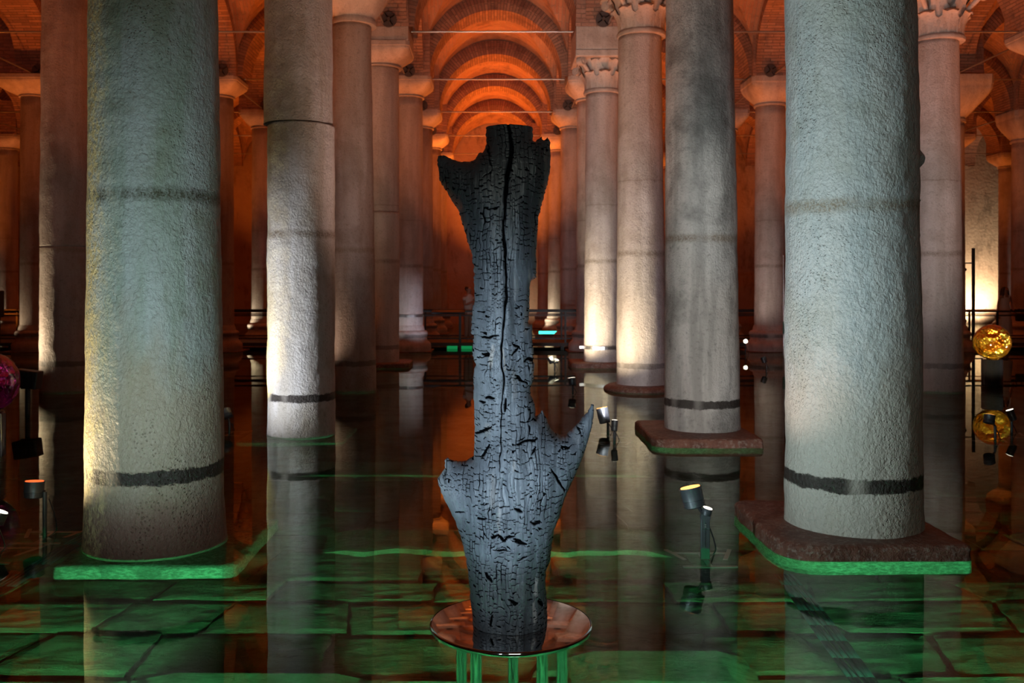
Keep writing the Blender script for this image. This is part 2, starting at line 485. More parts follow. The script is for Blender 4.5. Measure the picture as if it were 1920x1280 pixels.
def tag(o, label, cat, group=None, kind='thing'):
    o['label'] = label
    o['category'] = cat
    if group: o['group'] = group
    if kind: o['kind'] = kind
    return o

def b_box(bm, c, s, rot=None, bevel=0.0):
    r = bmesh.ops.create_cube(bm, size=1.0)
    vs = r['verts']
    bmesh.ops.scale(bm, vec=s, verts=vs)
    if bevel:
        es = list({e for v in vs for e in v.link_edges})
        rr = bmesh.ops.bevel(bm, geom=es, offset=bevel, segments=2, affect='EDGES', profile=0.5)
        vs = list({v for v in rr['verts']} | {v for v in vs if v.is_valid})
    if rot is not None: bmesh.ops.rotate(bm, cent=(0, 0, 0), matrix=rot, verts=vs)
    bmesh.ops.translate(bm, vec=c, verts=vs)
    return vs

def b_tube(bm, p0, p1, r, seg=12, r2=None):
    p0, p1 = Vector(p0), Vector(p1)
    L = (p1 - p0).length
    res = bmesh.ops.create_cone(bm, cap_ends=True, segments=seg, radius1=r, radius2=r if r2 is None else r2, depth=L)
    q = (p1 - p0).to_track_quat('Z', 'Y').to_matrix()
    bmesh.ops.rotate(bm, cent=(0, 0, 0), matrix=q, verts=res['verts'])
    bmesh.ops.translate(bm, vec=(p0 + p1) / 2, verts=res['verts'])
    return res['verts']

def b_lathe(bm, prof, seg=32, center=(0, 0, 0)):
    """prof: (radius, z) pairs"""
    rings = []
    for r, z in prof:
        rings.append([bm.verts.new((center[0] + r * math.cos(2 * PI * i / seg), center[1] + r * math.sin(2 * PI * i / seg), center[2] + z)) for i in range(seg)])
    for a, b in zip(rings[:-1], rings[1:]):
        for i in range(seg):
            bm.faces.new((a[i], a[(i + 1) % seg], b[(i + 1) % seg], b[i]))
    bm.faces.new(list(reversed(rings[0]))); bm.faces.new(rings[-1])

def fbm(p, sc, oct=3):
    v = 0; a = 1; t = 0
    p = Vector(p) * sc
    for _ in range(oct):
        v += a * mnoise.noise(p); t += a
        a *= 0.5; p = p * 2.1
    return v / t

# ------------------------------------------------------------ setting: shell
def shell_box(name, x0, x1, y0, y1, z0, z1, mat, uv='xz'):
    verts = [(x0, y0, z0), (x1, y0, z0), (x1, y1, z0), (x0, y1, z0), (x0, y0, z1), (x1, y0, z1), (x1, y1, z1), (x0, y1, z1)]
    faces = [(0, 3, 2, 1), (4, 5, 6, 7), (0, 1, 5, 4), (2, 3, 7, 6), (1, 2, 6, 5), (3, 0, 4, 7)]
    o = mesh_obj(name, verts, faces, mat)
    o['kind'] = 'structure'
    return o

XW0, XW1, YW0, YW1 = -27.2, 27.2, -3.2, 45.6
ZS = 7.49          # springing of the arches
shell_box('wall_back', XW0, XW1, YW1, YW1 + 0.4, -0.8, 10.6, M['wall'])
shell_box('wall_left', XW0 - 0.4, XW0, YW0, YW1 + 0.4, -0.8, 10.6, M['wall'])
shell_box('wall_right', XW1, XW1 + 0.4, YW0, YW1 + 0.4, -0.8, 10.6, M['wall'])
shell_box('wall_front', XW0 - 0.4, XW1 + 0.4, YW0 - 0.4, YW0, -0.8, 10.6, M['wall'])
floor = shell_box('floor', XW0, XW1, YW0, YW1, -0.8, -0.36, M['floor'])

# water surface
bm = bmesh.new()
vs = [bm.verts.new(v) for v in ((XW0, YW0, 0), (XW1, YW0, 0), (XW1, YW1, 0), (XW0, YW1, 0))]
bm.faces.new(vs)
wtr = bm_obj('water_surface', bm, M['water'])
wtr['kind'] = 'structure'

# paving stones under the water, each its own piece of the floor
def paving():
    y = 2.3
    k = 0
    while y < 9.6:
        h = random.uniform(0.34, 0.62) * (1.0 if y < 6 else 1.25)
        x = -5.8 - random.uniform(0, 0.6)
        skew = random.uniform(-0.03, 0.03)
        while x < 5.6:
            wd = random.uniform(0.55, 1.25)
            vis = abs(x + wd / 2) < y * 0.62 + 0.9
            if vis:
                nx, ny = 14, 11
                sk0, sk = (sk if k else 0.0), random.uniform(-0.14, 0.14)
                gap = 0.013
                top = -0.30 + random.uniform(-0.014, 0.014)
                if y < 5.7: top += 0.012
                tilt = random.uniform(-0.003, 0.004)
                ox = [random.uniform(-0.05, 0.05) for _ in range(4)]
                vv = []; ff = []
                for j in range(ny):
                    for i in range(nx):
                        u, v = i / (nx - 1), j / (ny - 1)
                        px = x + gap + u * (wd - 2 * gap) + (ox[0] * (1 - v) + ox[1] * v) * (0.5 - abs(u - 0.5)) + sk * (v - 0.5) * (1 if u > 0.5 else sk0 / (sk + 1e-6)) * abs(u - 0.5) * 2
                        py = y + gap + v * (h - 2 * gap) + (ox[2] * (1 - u) + ox[3] * u) * 0.3 + skew * x * 0.3
                        e = min(u, 1 - u, v, 1 - v)
                        rag = fbm((px, py, k), 5.0, 2)
                        if e < 0.01:
                            px += rag * 0.035; py += rag * 0.03
                        pz = top - tilt * (v - 0.5) + 0.013 * fbm((px * 0.7, py * 1.5, 3.3), 7.5, 4) - (0.012 if e < 0.01 else 0)
                        vv.append((px, py, pz))
                for j in range(ny - 1):
                    for i in range(nx - 1):
                        a = j * nx + i
                        ff.append((a, a + 1, a + nx + 1, a + nx))
                per = [i for i in range(nx)] + [j * nx + nx - 1 for j in range(1, ny)] + [(ny - 1) * nx + i for i in range(nx - 2, -1, -1)] + [j * nx for j in range(ny - 2, 0, -1)]
                base = len(vv)
                for p in per: vv.append((vv[p][0], vv[p][1], -0.37))
                n = len(per)
                for q in range(n):
                    ff.append((per[q], base + q, base + (q + 1) % n, per[(q + 1) % n]))
                mesh_obj('paving_stone', vv, ff, M['floor'], floor, smooth=False)
                k += 1
            x += wd
        y += h
paving()

# low stone steps that catch the green light
def ledge(x0, x1, y0, y1, top, name='stone_step', amp=0.02, seed=0):
    nx = max(8, int((x1 - x0) / 0.07)); prof = []
    vv = []; ff = []
    rows = [(0.0, -0.36), (0.0, -0.06), (0.015, 0.0), (0.12, 0.004), (0.5, 0.0), (0.97, 0.0), (1.0, -0.36)]
    for i in range(nx + 1):
        x = x0 + (x1 - x0) * i / nx
        yy0 = y0 + amp * 2.2 * fbm((x, seed, 0.3), 2.2, 4)
        tz = top + amp * 0.5 * fbm((x, seed, 5.3), 4, 3)
        taper = min(1, min(i, nx - i) / 3)
        for (v, dz) in rows:
            z = -0.37 if dz < -0.3 else tz * taper + (-0.33) * (1 - taper) + dz
            vv.append((x, yy0 + v * (y1 - yy0), z))
    m_ = len(rows)
    for i in range(nx):
        for j in range(m_ - 1):
            a = i * m_ + j
            ff.append((a, a + m_, a + m_ + 1, a + 1))
    return mesh_obj(name, vv, ff, M['floor'], floor)
ledge(-1.25, 1.30, 6.62, 7.2, -0.20, seed=1, amp=0.09)
ledge(0.30, 1.35, 4.42, 4.85, -0.20, seed=2)
ledge(-1.75, -0.55, 4.27, 4.60, -0.225, seed=3)
ledge(-2.0, 1.6, 9.2, 9.9, -0.22, seed=4)

# visitor deck under the camera
bm = bmesh.new()
b_box(bm, (0, -0.75, 0.17), (16.0, 3.9, 0.10))
dk = bm_obj('visitor_deck', bm, M['deck'])
dk['kind'] = 'structure'
for i in range(6):
    bm = bmesh.new(); b_box(bm, (-7 + 2.8 * i, 0.9, -0.15), (0.12, 0.12, 0.56)); bm_obj('deck_post', bm, M['black'], dk)

# ------------------------------------------------------------ setting: piers, arches, vaults
ceiling = empty('ceiling'); ceiling['kind'] = 'structure'
XS = sorted(LX + RX)
XLINES = [-27.1] + XS + [27.1]
YLINES = [-3.1, 1.77] + ROWS + [45.5]
RI, RT, AW = 1.80, 0.22, 0.50     # intrados radius, ring depth, half width

def arch_mesh(span_half):
    seg = 40
    vv = []; ff = []; uvv = []
    r0, r1 = span_half, span_half + RT
    # strips: intrados, two faces; own vertices so that each strip carries its own uv
    def strip(f0, f1, u0, u1):
        b = len(vv)
        for i in range(seg + 1):
            a = PI * i / seg
            for f, u in ((f0, u0), (f1, u1)):
                r, y = f
                vv.append((-r * math.cos(a), y, r * math.sin(a)))
                uvv.append((u, a * (r0 + 0.1)))
        for i in range(seg):
            k = b + 2 * i
            ff.append((k, k + 2, k + 3, k + 1))
    strip((r0, AW), (r0, -AW), 0, 2 * AW)
    strip((r0, -AW), (r1, -AW), 0, RT)
    strip((r1, AW), (r0, AW), 0, RT)
    strip((r1, -AW), (r1 + 0.25, -AW + 0.1), 0, 0.25)
    strip((r1 + 0.25, AW - 0.1), (r1, AW), 0, 0.25)
    me = bpy.data.meshes.new('arch')
    me.from_pydata(vv, [], ff)
    uvl = me.uv_layers.new(name='UVMap')
    for lp in me.loops: uvl.data[lp.index].uv = uvv[lp.vertex_index]
    me.materials.append(M['arch'])
    return me
AM = {}
def put_arch(cx, cy, half, axis):
    key = round(half, 1)
    if key not in AM: AM[key] = arch_mesh(key)
    o = bpy.data.objects.new('arch', AM[key]); COL.objects.link(o)
    o.parent = ceiling
    o.location = (cx, cy, ZS + 0.02)
    o.rotation_euler = (0, 0, 0 if axis == 'x' else PI / 2)
VM = {}
def vault_mesh(hx, hy):
    n = 28
    vv = []; uvv = []; ff = []
    rx, ry = hx - 0.42, hy - 0.42
    # four webs so that the groins stay crisp; courses run along each web's axis
    for wdir in range(4):
        b = len(vv)
        ax = wdir % 2            # 0: barrel along x (profile in y), 1: barrel along y
        sgn = 1 if wdir < 2 else -1
        for i in range(n + 1):
            t = i / n            # from centre to edge
            for j in range(n + 1):
                s = -1 + 2 * j / n
                if ax == 0:      # region |y|/hy <= |x|/hx
                    x = sgn * t * hx; y = s * t * hy
                    q = min(1.0, abs(y) / ry)
                    z = ry * math.sqrt(max(0, 1 - q * q)); along = x; arc = math.asin(max(-1, min(1, y / ry))) * ry
                else:
                    y = sgn * t * hy; x = s * t * hx
                    q = min(1.0, abs(x) / rx)
                    z = rx * math.sqrt(max(0, 1 - q * q)); along = y; arc = math.asin(max(-1, min(1, x / rx))) * rx
                z += 0.62 * (1 - x * x / (hx * hx)) * (1 - y * y / (hy * hy))
                vv.append((x, y, z)); uvv.append((arc, along))
        for i in range(n):
            for j in range(n):
                k = b + i * (n + 1) + j
                ff.append((k, k + 1, k + n + 2, k + n + 1))
    me = bpy.data.meshes.new('vault')
    me.from_pydata(vv, [], ff)
    uvl = me.uv_layers.new(name='UVMap')
    for lp in me.loops: uvl.data[lp.index].uv = uvv[lp.vertex_index]
    me.materials.append(M['vault'])
    me.polygons.foreach_set('use_smooth', [True] * len(me.polygons))
    return me
for xi in range(len(XLINES) - 1):
    x0, x1 = XLINES[xi], XLINES[xi + 1]
    for yi in range(len(YLINES) - 1):
        y0, y1 = YLINES[yi], YLINES[yi + 1]
        cx, cy = (x0 + x1) / 2, (y0 + y1) / 2
        hx, hy = (x1 - x0) / 2, (y1 - y0) / 2
        key = (round(hx, 2), round(hy, 2))
        if key not in VM: VM[key] = vault_mesh(*key)
        o = bpy.data.objects.new('vault', VM[key]); COL.objects.link(o)
        o.parent = ceiling; o.location = (cx, cy, ZS + 0.1)
        if yi > 0: put_arch(cx, y0, hx - 0.65, 'x')
        if xi > 0: put_arch(x0, cy, hy - 0.65, 'y')

def pier_mesh():
    h0, h1 = 0.66, 0.60
    z0, z1 = -0.02, 1.25
    vv = []; ff = []; uvv = []
    for k in range(4):
        a = k * PI / 2
        ca, sa = math.cos(a), math.sin(a)
        b = len(vv)
        for (hh, z) in ((h0, z0), (h1 + 0.05, 0.25), (h1 + 0.04, z1)):
            for s in (-1, 1):
                x, y = s * hh, -hh
                vv.append((x * ca - y * sa, x * sa + y * ca, z)); uvv.append((s * hh + k, z))
        ff += [(b, b + 1, b + 3, b + 2), (b + 2, b + 3, b + 5, b + 4)]
    me = bpy.data.meshes.new('pier')
    me.from_pydata(vv, [], ff)
    uvl = me.uv_layers.new(name='UVMap')
    for lp in me.loops: uvl.data[lp.index].uv = uvv[lp.vertex_index]
    me.materials.append(M['pier'])
    return me
PM = pier_mesh()

# tie rods with anchor plates
def rod_mesh(half):
    bm = bmesh.new(); b_tube(bm, (-half, 0, 0), (half, 0, 0), 0.022, 8)
    me = bpy.data.meshes.new('tie_rod'); bm.to_mesh(me); bm.free(); me.materials.append(M['steelrod']); return me
bm = bmesh.new(); b_tube(bm, (0, -0.02, 0), (0, 0.02, 0), 0.17, 20); b_tube(bm, (0, -0.09, 0), (0, 0.0, 0), 0.035, 8)
for k in range(4):
    a = k * PI / 2 + 0.6
    b_tube(bm, (-0.15 * math.cos(a), -0.03, -0.15 * math.sin(a)), (0.15 * math.cos(a), -0.03, 0.15 * math.sin(a)), 0.012, 6)
AP = bpy.data.meshes.new('anchor_plate'); bm.to_mesh(AP); bm.free(); AP.materials.append(M['anchor'])

# ------------------------------------------------------------ columns
def shaft_mesh(name, R0, R1, z0, z1, seg, rows, amp, seed, joints=(), lumps=(), lean=(0, 0), flare=0.0, mat=None, parent=None):
    """round shaft, radius R0 at z0 to R1 at z1, worn surface, recessed joints, lumps = (angle, z, size, height)"""
    vv = []; ff = []
    zs = [z0 + (z1 - z0) * i / rows for i in range(rows + 1)]
    for j in joints:
        zs += [j - 0.014, j - 0.006, j + 0.006, j + 0.014]
    zs = sorted(z for z in zs)
    for z in zs:
        t = (z - z0) / (z1 - z0)
        R = R0 + (R1 - R0) * t
        if flare and z < z0 + 0.35: R += flare * (1 - (z - z0) / 0.35) ** 1.5
        for j in joints:
            if abs(z - j) < 0.010: R -= 0.018
        for i in range(seg):
            a = 2 * PI * i / seg
            ca, sa = math.cos(a), math.sin(a)
            p = (ca * R * 1.0 + seed * 3.1, sa * R, z)
            dr = amp * (1.1 * fbm(p, 1.6, 2) + 0.5 * fbm(p, 7.0, 3))
            for (la, lz, ls, lh) in lumps:
                dd = ((a - la + PI) % (2 * PI) - PI) * R
                q = (dd * dd + (z - lz) ** 2) / (ls * ls)
                if q < 4: dr += lh * math.exp(-q * 1.5)
            rr = R + dr
            vv.append((rr * ca + lean[0] * t, rr * sa + lean[1] * t, z))
    n = len(zs)
    for r in range(n - 1):
        for i in range(seg):
            a = r * seg + i; b = r * seg + (i + 1) % seg
            ff.append((a, b, b + seg, a + seg))
    ff.append(tuple(range((n - 1) * seg, n * seg)))
    return mesh_obj(name, vv, ff, mat, parent, smooth=True)

def cushion_capital(parent, r, z0, z1, half, mat):
    """plain bell that turns from the round shaft to a square block"""
    seg = 48; rows = 12
    vv = []; ff = []
    H = z1 - z0
    prof = [(0.0, 1.0, 0), (0.0, 1.06, 0), (0.06, 1.07, 0), (0.09, 1.0, 0)]
    levels = []
    for zz, s, q in prof: levels.append((z0 + zz * H, r * s, 0.0))
    for k in range(rows + 1):
        t = k / rows
        zz = z0 + (0.10 + 0.68 * t) * H
        g = t ** 0.85
        rad = r + (half - r) * math.sin(g * PI / 2) ** 1.1
        levels.append((zz, rad, min(1.0, t * 1.15)))
    levels.append((z0 + 0.80 * H, half * 1.02, 1.0))
    levels.append((z1, half * 1.02, 1.0))
    for z, rad, sq in levels:
        for i in range(seg):
            a = 2 * PI * (i + 0.5) / seg
            ca, sa = math.cos(a), math.sin(a)
            k = 1.0 / max(abs(ca), abs(sa))
            k = min(k, 1.33)
            f = 1 + (k - 1) * sq
            vv.append((rad * f * ca, rad * f * sa, z))
    n = len(levels)
    for q in range(n - 1):
        for i in range(seg):
            a = q * seg + i; b = q * seg + (i + 1) % seg
            ff.append((a, b, b + seg, a + seg))
    ff.append(tuple(range((n - 1) * seg, n * seg))); ff.append(tuple(reversed(range(seg))))
    o = mesh_obj('capital', vv, ff, mat, parent, smooth=True)
    try: o.data.set_sharp_from_angle(angle=math.radians(40))
    except Exception: pass
    return o

def leaf_mesh(h, wd, out):
    """acanthus leaf: lobed blade that rises and curls outwards; stands at y = 0 facing -y"""
    vv = []; ff = []
    n = 9; mcols = 7
    for i in range(n + 1):
        t = i / n
        lob = 1.0 + 0.16 * math.sin(t * 21)
        wv = wd * (0.55 + 0.75 * math.sin(min(1, t * 1.05) * PI * 0.78)) * lob * (1.0 if t < 0.85 else (1.25 - 0.9 * (t - 0.85) / 0.15 * 0.7))
        z = h * (t if t < 0.8 else 0.8 + 0.2 * math.sin((t - 0.8) / 0.2 * PI * 0.85))
        y = -(0.02 + out * (t ** 3.0)) - (0.02 if t > 0.85 else 0)
        for j in range(mcols + 1):
            s = -1 + 2 * j / mcols
            crease = 0.022 * math.cos(s * PI * 2.5)
            vv.append((s * wv, y + 0.03 * s * s - crease * 0.5, z - 0.05 * h * s * s * t))
    for i in range(n):
        for j in range(mcols):
            a = i * (mcols + 1) + j
            ff.append((a, a + 1, a + mcols + 2, a + mcols + 1))
    me = bpy.data.meshes.new('leaf')
    me.from_pydata(vv, [], ff)
    me.materials.append(M['cap'])
    me.polygons.foreach_set('use_smooth', [True] * len(me.polygons))
    return me
LEAF = {}
def leafy_capital(parent, r, z0, z1, half, mat):
    H = z1 - z0
    bm = bmesh.new()
    b_lathe(bm, [(r, z0), (r * 1.10, z0 + 0.01), (r * 1.13, z0 + 0.05), (r * 1.08, z0 + 0.09), (r * 0.98, z0 + 0.11), (r * 1.0, z0 + 0.45 * H),
                 (r * 1.12, z0 + 0.66 * H), (r * 1.38, z0 + 0.80 * H), (r * 1.42, z0 + 0.82 * H)], 40)
    bell = bm_obj('capital', bm, mat, parent, smooth=True, angle=50)
    key = round(r, 2)
    if key not in LEAF:
        LEAF[key] = (leaf_mesh(H * 0.42, r * 0.30, r * 0.34), leaf_mesh(H * 0.72, r * 0.28, r * 0.50))
    for ring, (lm, n, off) in enumerate(((LEAF[key][0], 8, 0.0), (LEAF[key][1], 8, PI / 8))):
        for k in range(n):
            a = off + 2 * PI * k / n
            o = bpy.data.objects.new('leaf', lm); COL.objects.link(o)
            o.parent = bell
            rr = r * 1.0
            o.location = (rr * math.sin(a), -rr * math.cos(a), z0 + 0.08)
            o.rotation_euler = (0, 0, a)
    # corner scrolls and abacus
    for k in range(4):
        a = PI / 4 + k * PI / 2
        bm = bmesh.new()
        cx, cy = math.cos(a) * half * 1.12, math.sin(a) * half * 1.12
        ta = Vector((-math.sin(a), math.cos(a), 0)) * 0.07
        c = Vector((cx, cy, z0 + 0.74 * H))
        b_tube(bm, c - ta, c + ta, 0.095, 16)
        b_tube(bm, c - ta * 1.3, c + ta * 1.3, 0.045, 12)
        b_tube(bm, Vector((math.cos(a) * r * 1.05, math.sin(a) * r * 1.05, z0 + 0.45 * H)), c, 0.035, 8, 0.05)
        bm_obj('scroll', bm, mat, bell, smooth=True, angle=50)
    bm = bmesh.new()
    b_box(bm, (0, 0, z0 + 0.91 * H), (half * 2.0, half * 2.0, 0.18 * H), bevel=0.025)
    bm_obj('abacus', bm, mat, bell)
    return bell

def block(parent, name, x0, x1, y0, y1, z0, z1, corner, mat, amp=0.012, seed=0, per=30):
    """slab with rounded plan corners (fl, fr, br, bl) and a worn edge"""
    pts = []
    cs = [(x0, y0, corner[0], PI), (x1, y0, corner[1], 1.5 * PI), (x1, y1, corner[2], 0), (x0, y1, corner[3], 0.5 * PI)]
    for (cx, cy, rr, a0) in cs:
        ox = cx + (rr if cx == x0 else -rr); oy = cy + (rr if cy == y0 else -rr)
        for k in range(9):
            a = a0 + PI / 2 * k / 8
            pts.append((ox + rr * math.cos(a), oy + rr * math.sin(a)))
    # resample the outline
    out = []
    for a, b in zip(pts, pts[1:] + pts[:1]):
        L = math.dist(a, b); n = max(1, int(L / 0.05))
        for i in range(n): out.append((a[0] + (b[0] - a[0]) * i / n, a[1] + (b[1] - a[1]) * i / n))
    mx, my = (x0 + x1) / 2, (y0 + y1) / 2
    H = z1 - z0
    lv = [(z0, 0.0), (z1 - min(0.10, H * 0.5), 0.0), (z1 - 0.055, 0.006), (z1 - 0.028, 0.0), (z1 - 0.012, 0.012), (z1 - 0.002, 0.032), (z1, 0.07)]
    vv = []; ff = []; n = len(out)
    for (z, ins) in lv:
        for (x, y) in out:
            dx, dy = x - mx, y - my; L = math.hypot(dx, dy)
            k = -ins + amp * (fbm((x * 1.0, y, z * 2 + seed), 4.0, 3) * 1.5)
            vv.append((x + dx / L * k, y + dy / L * k, z + (amp * 0.5 * fbm((x, y, seed + 7), 3.0, 3) if ins > 0.01 else 0)))
    for r in range(len(lv) - 1):
        for i in range(n):
            a = r * n + i; b = r * n + (i + 1) % n
            ff.append((a, b, b + n, a + n))
    ff.append(tuple(range((len(lv) - 1) * n, len(lv) * n)))
    return mesh_obj(name, vv, ff, mat, parent, smooth=True)

ORD = ['first', 'second', 'third', 'fourth', 'fifth', 'sixth', 'seventh', 'eighth']
COLUMNS = {}
def column(X, Y, R0, R1, z_cap, z_top, cap, mat, label, seed, detail=(40, 20), amp=0.012, base='none', joints=(), lumps=(),
           lean=(0, 0), flare=0.0, plinth=None, split=None, half=0.66, zbase=0.0, capmat=None):
    t = empty('marble_column', (X, Y, 0))
    tag(t, label, 'column', 'columns of the flooded hall')
    zb = -0.36
    if base == 'attic':
        bm = bmesh.new()
        R = R0
        b_lathe(bm, [(R * 1.52, 0.02), (R * 1.56, 0.10), (R * 1.54, 0.20), (R * 1.42, 0.26), (R * 1.30, 0.30), (R * 1.26, 0.38), (R * 1.30, 0.43),
                     (R * 1.34, 0.49), (R * 1.28, 0.55), (R * 1.12, 0.58), (R * 1.08, 0.66), (R * 1.02, 0.72)], 40)
        b = bm_obj('base', bm, mat, t, smooth=True, angle=45)
        bm = bmesh.new(); b_box(bm, (0, 0, -0.17), (R * 3.3, R * 3.3, 0.38)); bm_obj('plinth', bm, M['redstone'], b)
        zb = 0.66
    if base == 'disc':
        bm = bmesh.new()
        b_lathe(bm, [(0.50, -0.36), (0.58, -0.06), (0.645, -0.02), (0.66, 0.02), (0.64, 0.05), (0.58, 0.085), (0.46, 0.10)], 48)
        bm_obj('base', bm, M['redstone'], t, smooth=True)
        zb = 0.08
    if plinth:
        x0, x1, y0, y1, z1, cr = plinth
        block(t, 'plinth', x0 - X, x1 - X, y0 - Y, y1 - Y, -0.40, z1, cr, M['redstone'], 0.02, seed)
        zb = z1 - 0.02
    if split:                                     # two drums that do not quite line up
        zs_, off = split
        shaft_mesh('lower_drum', R0, R0 + (R1 - R0) * (zs_ - zb) / (z_cap - zb), zb, zs_, detail[0], detail[1], amp, seed, joints, lumps, (0, 0), flare, mat, t)
        k = R0 + (R1 - R0) * (zs_ - zb) / (z_cap - zb) + 0.012
        u = shaft_mesh('upper_drum', k, R1, zs_ + 0.012, z_cap, detail[0], detail[1], amp, seed + 3, (), (), lean, 0, mat, t)
        u.location.x = off
    else:
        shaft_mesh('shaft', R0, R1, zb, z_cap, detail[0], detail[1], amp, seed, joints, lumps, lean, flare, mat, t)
    capmat = capmat or M['cap']
    if cap == 'leafy':
        leafy_capital(t, R1 + 0.01, z_cap, z_top, half, capmat)
    else:
        cushion_capital(t, R1 + 0.02, z_cap, z_top, half, capmat)
    # brick pier that carries the arches
    o = bpy.data.objects.new('pier', PM); COL.objects.link(o); o.parent = ceiling; o.location = (X, Y, ZS)
    if z_top < ZS - 0.05:
        bm = bmesh.new(); b_box(bm, (X, Y, (z_top + ZS) / 2), (1.30, 1.30, ZS - z_top), bevel=0.02)
        im = bm_obj('impost_block', bm, M['cap'], ceiling)
    COLUMNS[label] = t
    return t

ZC, ZT = 6.90, ZS       # default capital bottom and top
def side_label(i, left, r):
    place = ('left' if left else 'right')
    aisle = ['beside the central aisle', 'one aisle out', 'two aisles out', 'three aisles out', 'four aisles out'][i]
    return place, aisle

special = {}
# measured columns: key (side, line, row)
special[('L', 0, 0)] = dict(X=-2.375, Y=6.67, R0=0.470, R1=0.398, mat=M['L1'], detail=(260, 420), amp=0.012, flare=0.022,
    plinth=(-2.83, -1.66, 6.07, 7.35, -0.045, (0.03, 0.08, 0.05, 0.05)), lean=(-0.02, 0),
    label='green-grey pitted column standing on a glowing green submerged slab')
special[('R', 0, 0)] = dict(X=2.585, Y=6.80, R0=0.472, R1=0.415, mat=M['R1'], detail=(260, 420), amp=0.016, lean=(-0.05, 0),
    plinth=(1.88, 3.13, 6.16, 7.5, 0.10, (0.26, 0.05, 0.1, 0.1)),
    lumps=((-0.12, 2.71, 0.05, 0.05), (-0.12, 2.66, 0.04, 0.03), (-0.12, 2.40, 0.03, 0.03), (-0.12, 2.15, 0.04, 0.025), (-0.10, 2.55, 0.05, 0.02)),
    label='blue-white rough column standing on a rust-red slab above the water')
special[('L', 0, 1)] = dict(X=-2.345, Y=11.57, R0=0.408, R1=0.402, mat=M['L2'], detail=(160, 200), amp=0.016, split=(3.74, -0.035),
    plinth=(-3.0, -1.75, 10.95, 12.2, -0.13, (0.1, 0.1, 0.1, 0.1)),
    label='brightly lit pale column of two offset drums behind the green-grey column')
special[('R', 0, 1)] = dict(X=2.50, Y=11.33, R0=0.447, R1=0.375, mat=M['R2'], detail=(160, 200), amp=0.012, lean=(-0.05, 0),
    plinth=(1.78, 3.0, 10.47, 12.0, 0.10, (0.22, 0.04, 0.1, 0.1)),
    label='grey streaked column with pale vertical band on a wide rust-red slab')
special[('L', 0, 2)] = dict(X=-2.42, Y=16.47, R0=0.392, R1=0.345, mat=M['left'], z_cap=6.30, detail=(96, 90), amp=0.014, lean=(-0.05, 0),
    label='brown column rising straight from the water, right of the two-drum column')
special[('R', 0, 2)] = dict(X=2.575, Y=16.47, R0=0.432, R1=0.37, mat=M['right'], z_cap=6.10, z_top=7.05, cap='leafy', base='disc', detail=(96, 90), amp=0.010, lean=(-0.03, 0),
    label='pale column with carved leaf capital on a round rust-red disc')
special[('L', 0, 3)] = dict(X=-2.51, Y=21.37, R0=0.385, R1=0.40, mat=M['right'], z_cap=6.68, z_top=7.17, split=(3.45, -0.02), detail=(72, 60),
    plinth=(-3.1, -1.85, 20.75, 22.0, 0.10, (0.1, 0.3, 0.2, 0.1)),
    label='two-drum pinkish column on a low rounded brown slab')
special[('R', 0, 3)] = dict(X=2.46, Y=21.37, R0=0.41, R1=0.37, mat=M['right'], z_cap=6.10, z_top=6.98, cap='leafy', detail=(72, 60), amp=0.014,
    plinth=(1.72, 3.2, 20.7, 22.0, 0.11, (0.2, 0.1, 0.1, 0.1)),
    label='leaf-capital column with steel collar, half hidden by the disc-based column')
special[('L', 0, 4)] = dict(X=-2.36, Y=26.27, R0=0.41, R1=0.40, mat=M['right'], z_cap=6.98, base='attic', label='column on a wide moulded base, violet light patch on its flank')
special[('R', 0, 4)] = dict(X=2.70, Y=26.27, R0=0.40, R1=0.38, mat=M['right'], base='attic', label='slim warm column with moulded base, next behind the collared column')
special[('R', 0, 5)] = dict(X=2.60, Y=31.17, R0=0.40, R1=0.38, mat=M['right'], base='attic')
special[('R', 0, 6)] = dict(X=2.47, Y=36.07, R0=0.39, R1=0.37, mat=M['right'], base='attic', label='far column glowing yellow-white with a turquoise lit base')
special[('R', 0, 7)] = dict(X=2.30, Y=40.97, R0=0.39, R1=0.37, mat=M['right'], base='attic')
special[('L', 1, 2)] = dict(X=-7.42, Y=16.47, R0=0.44, R1=0.40, mat=M['left'], z_cap=6.9, detail=(120, 140), amp=0.02, joints=(2.47,),
    label='dark brown column with a thin cream lit left edge')
special[('R', 1, 2)] = dict(X=7.72, Y=16.47, R0=0.425, R1=0.39, mat=M['right'], z_cap=6.00, z_top=6.95, cap='leafy', detail=(96, 90), lean=(-0.05, 0),
    label='pinkish column with deeply carved leaf capital right of the blue-white column')
special[('L', 1, 4)] = dict(X=-7.62, Y=26.27, R0=0.42, R1=0.40, mat=M['left'], z_cap=6.98, base='attic', label='red-brown column close behind the green-grey column, moulded base')
special[('R', 1, 4)] = dict(X=7.68, Y=26.27, R0=0.43, R1=0.40, mat=M['right'], z_cap=6.75, base='attic', label='pinkish column on moulded base left of the blue-white column')
special[('L', 1, 5)] = dict(X=-7.55, Y=31.17, R0=0.40, R1=0.38, mat=M['right'], base='attic', z_cap=6.95, label='far cream-lit column in the gap before the two-drum column')
special[('L', 2, 4)] = dict(X=-12.72, Y=26.27, R0=0.38, R1=0.36, mat=M['left'], z_cap=7.0, base='attic', half=0.9, label='distant column with wide capital left of the dark cream-edged column')
special[('L', 3, 6)] = dict(X=-18.5, Y=36.07, R0=0.38, R1=0.36, mat=M['right'], base='attic', label='slim far column at the far end, outermost on the left')
special[('R', 2, 4)] = dict(X=12.62, Y=26.27, R0=0.43, R1=0.40, mat=M['right'], base='attic', z_cap=6.3, half=0.85, label='pinkish column edge behind the leaf-capital column by the lit wall')
special[('R', 3, 5)] = dict(X=17.5, Y=31.17, R0=0.42, R1=0.40, mat=M['right'], base='attic', z_cap=6.5, label='red-lit column at the outer right behind the woman in white')
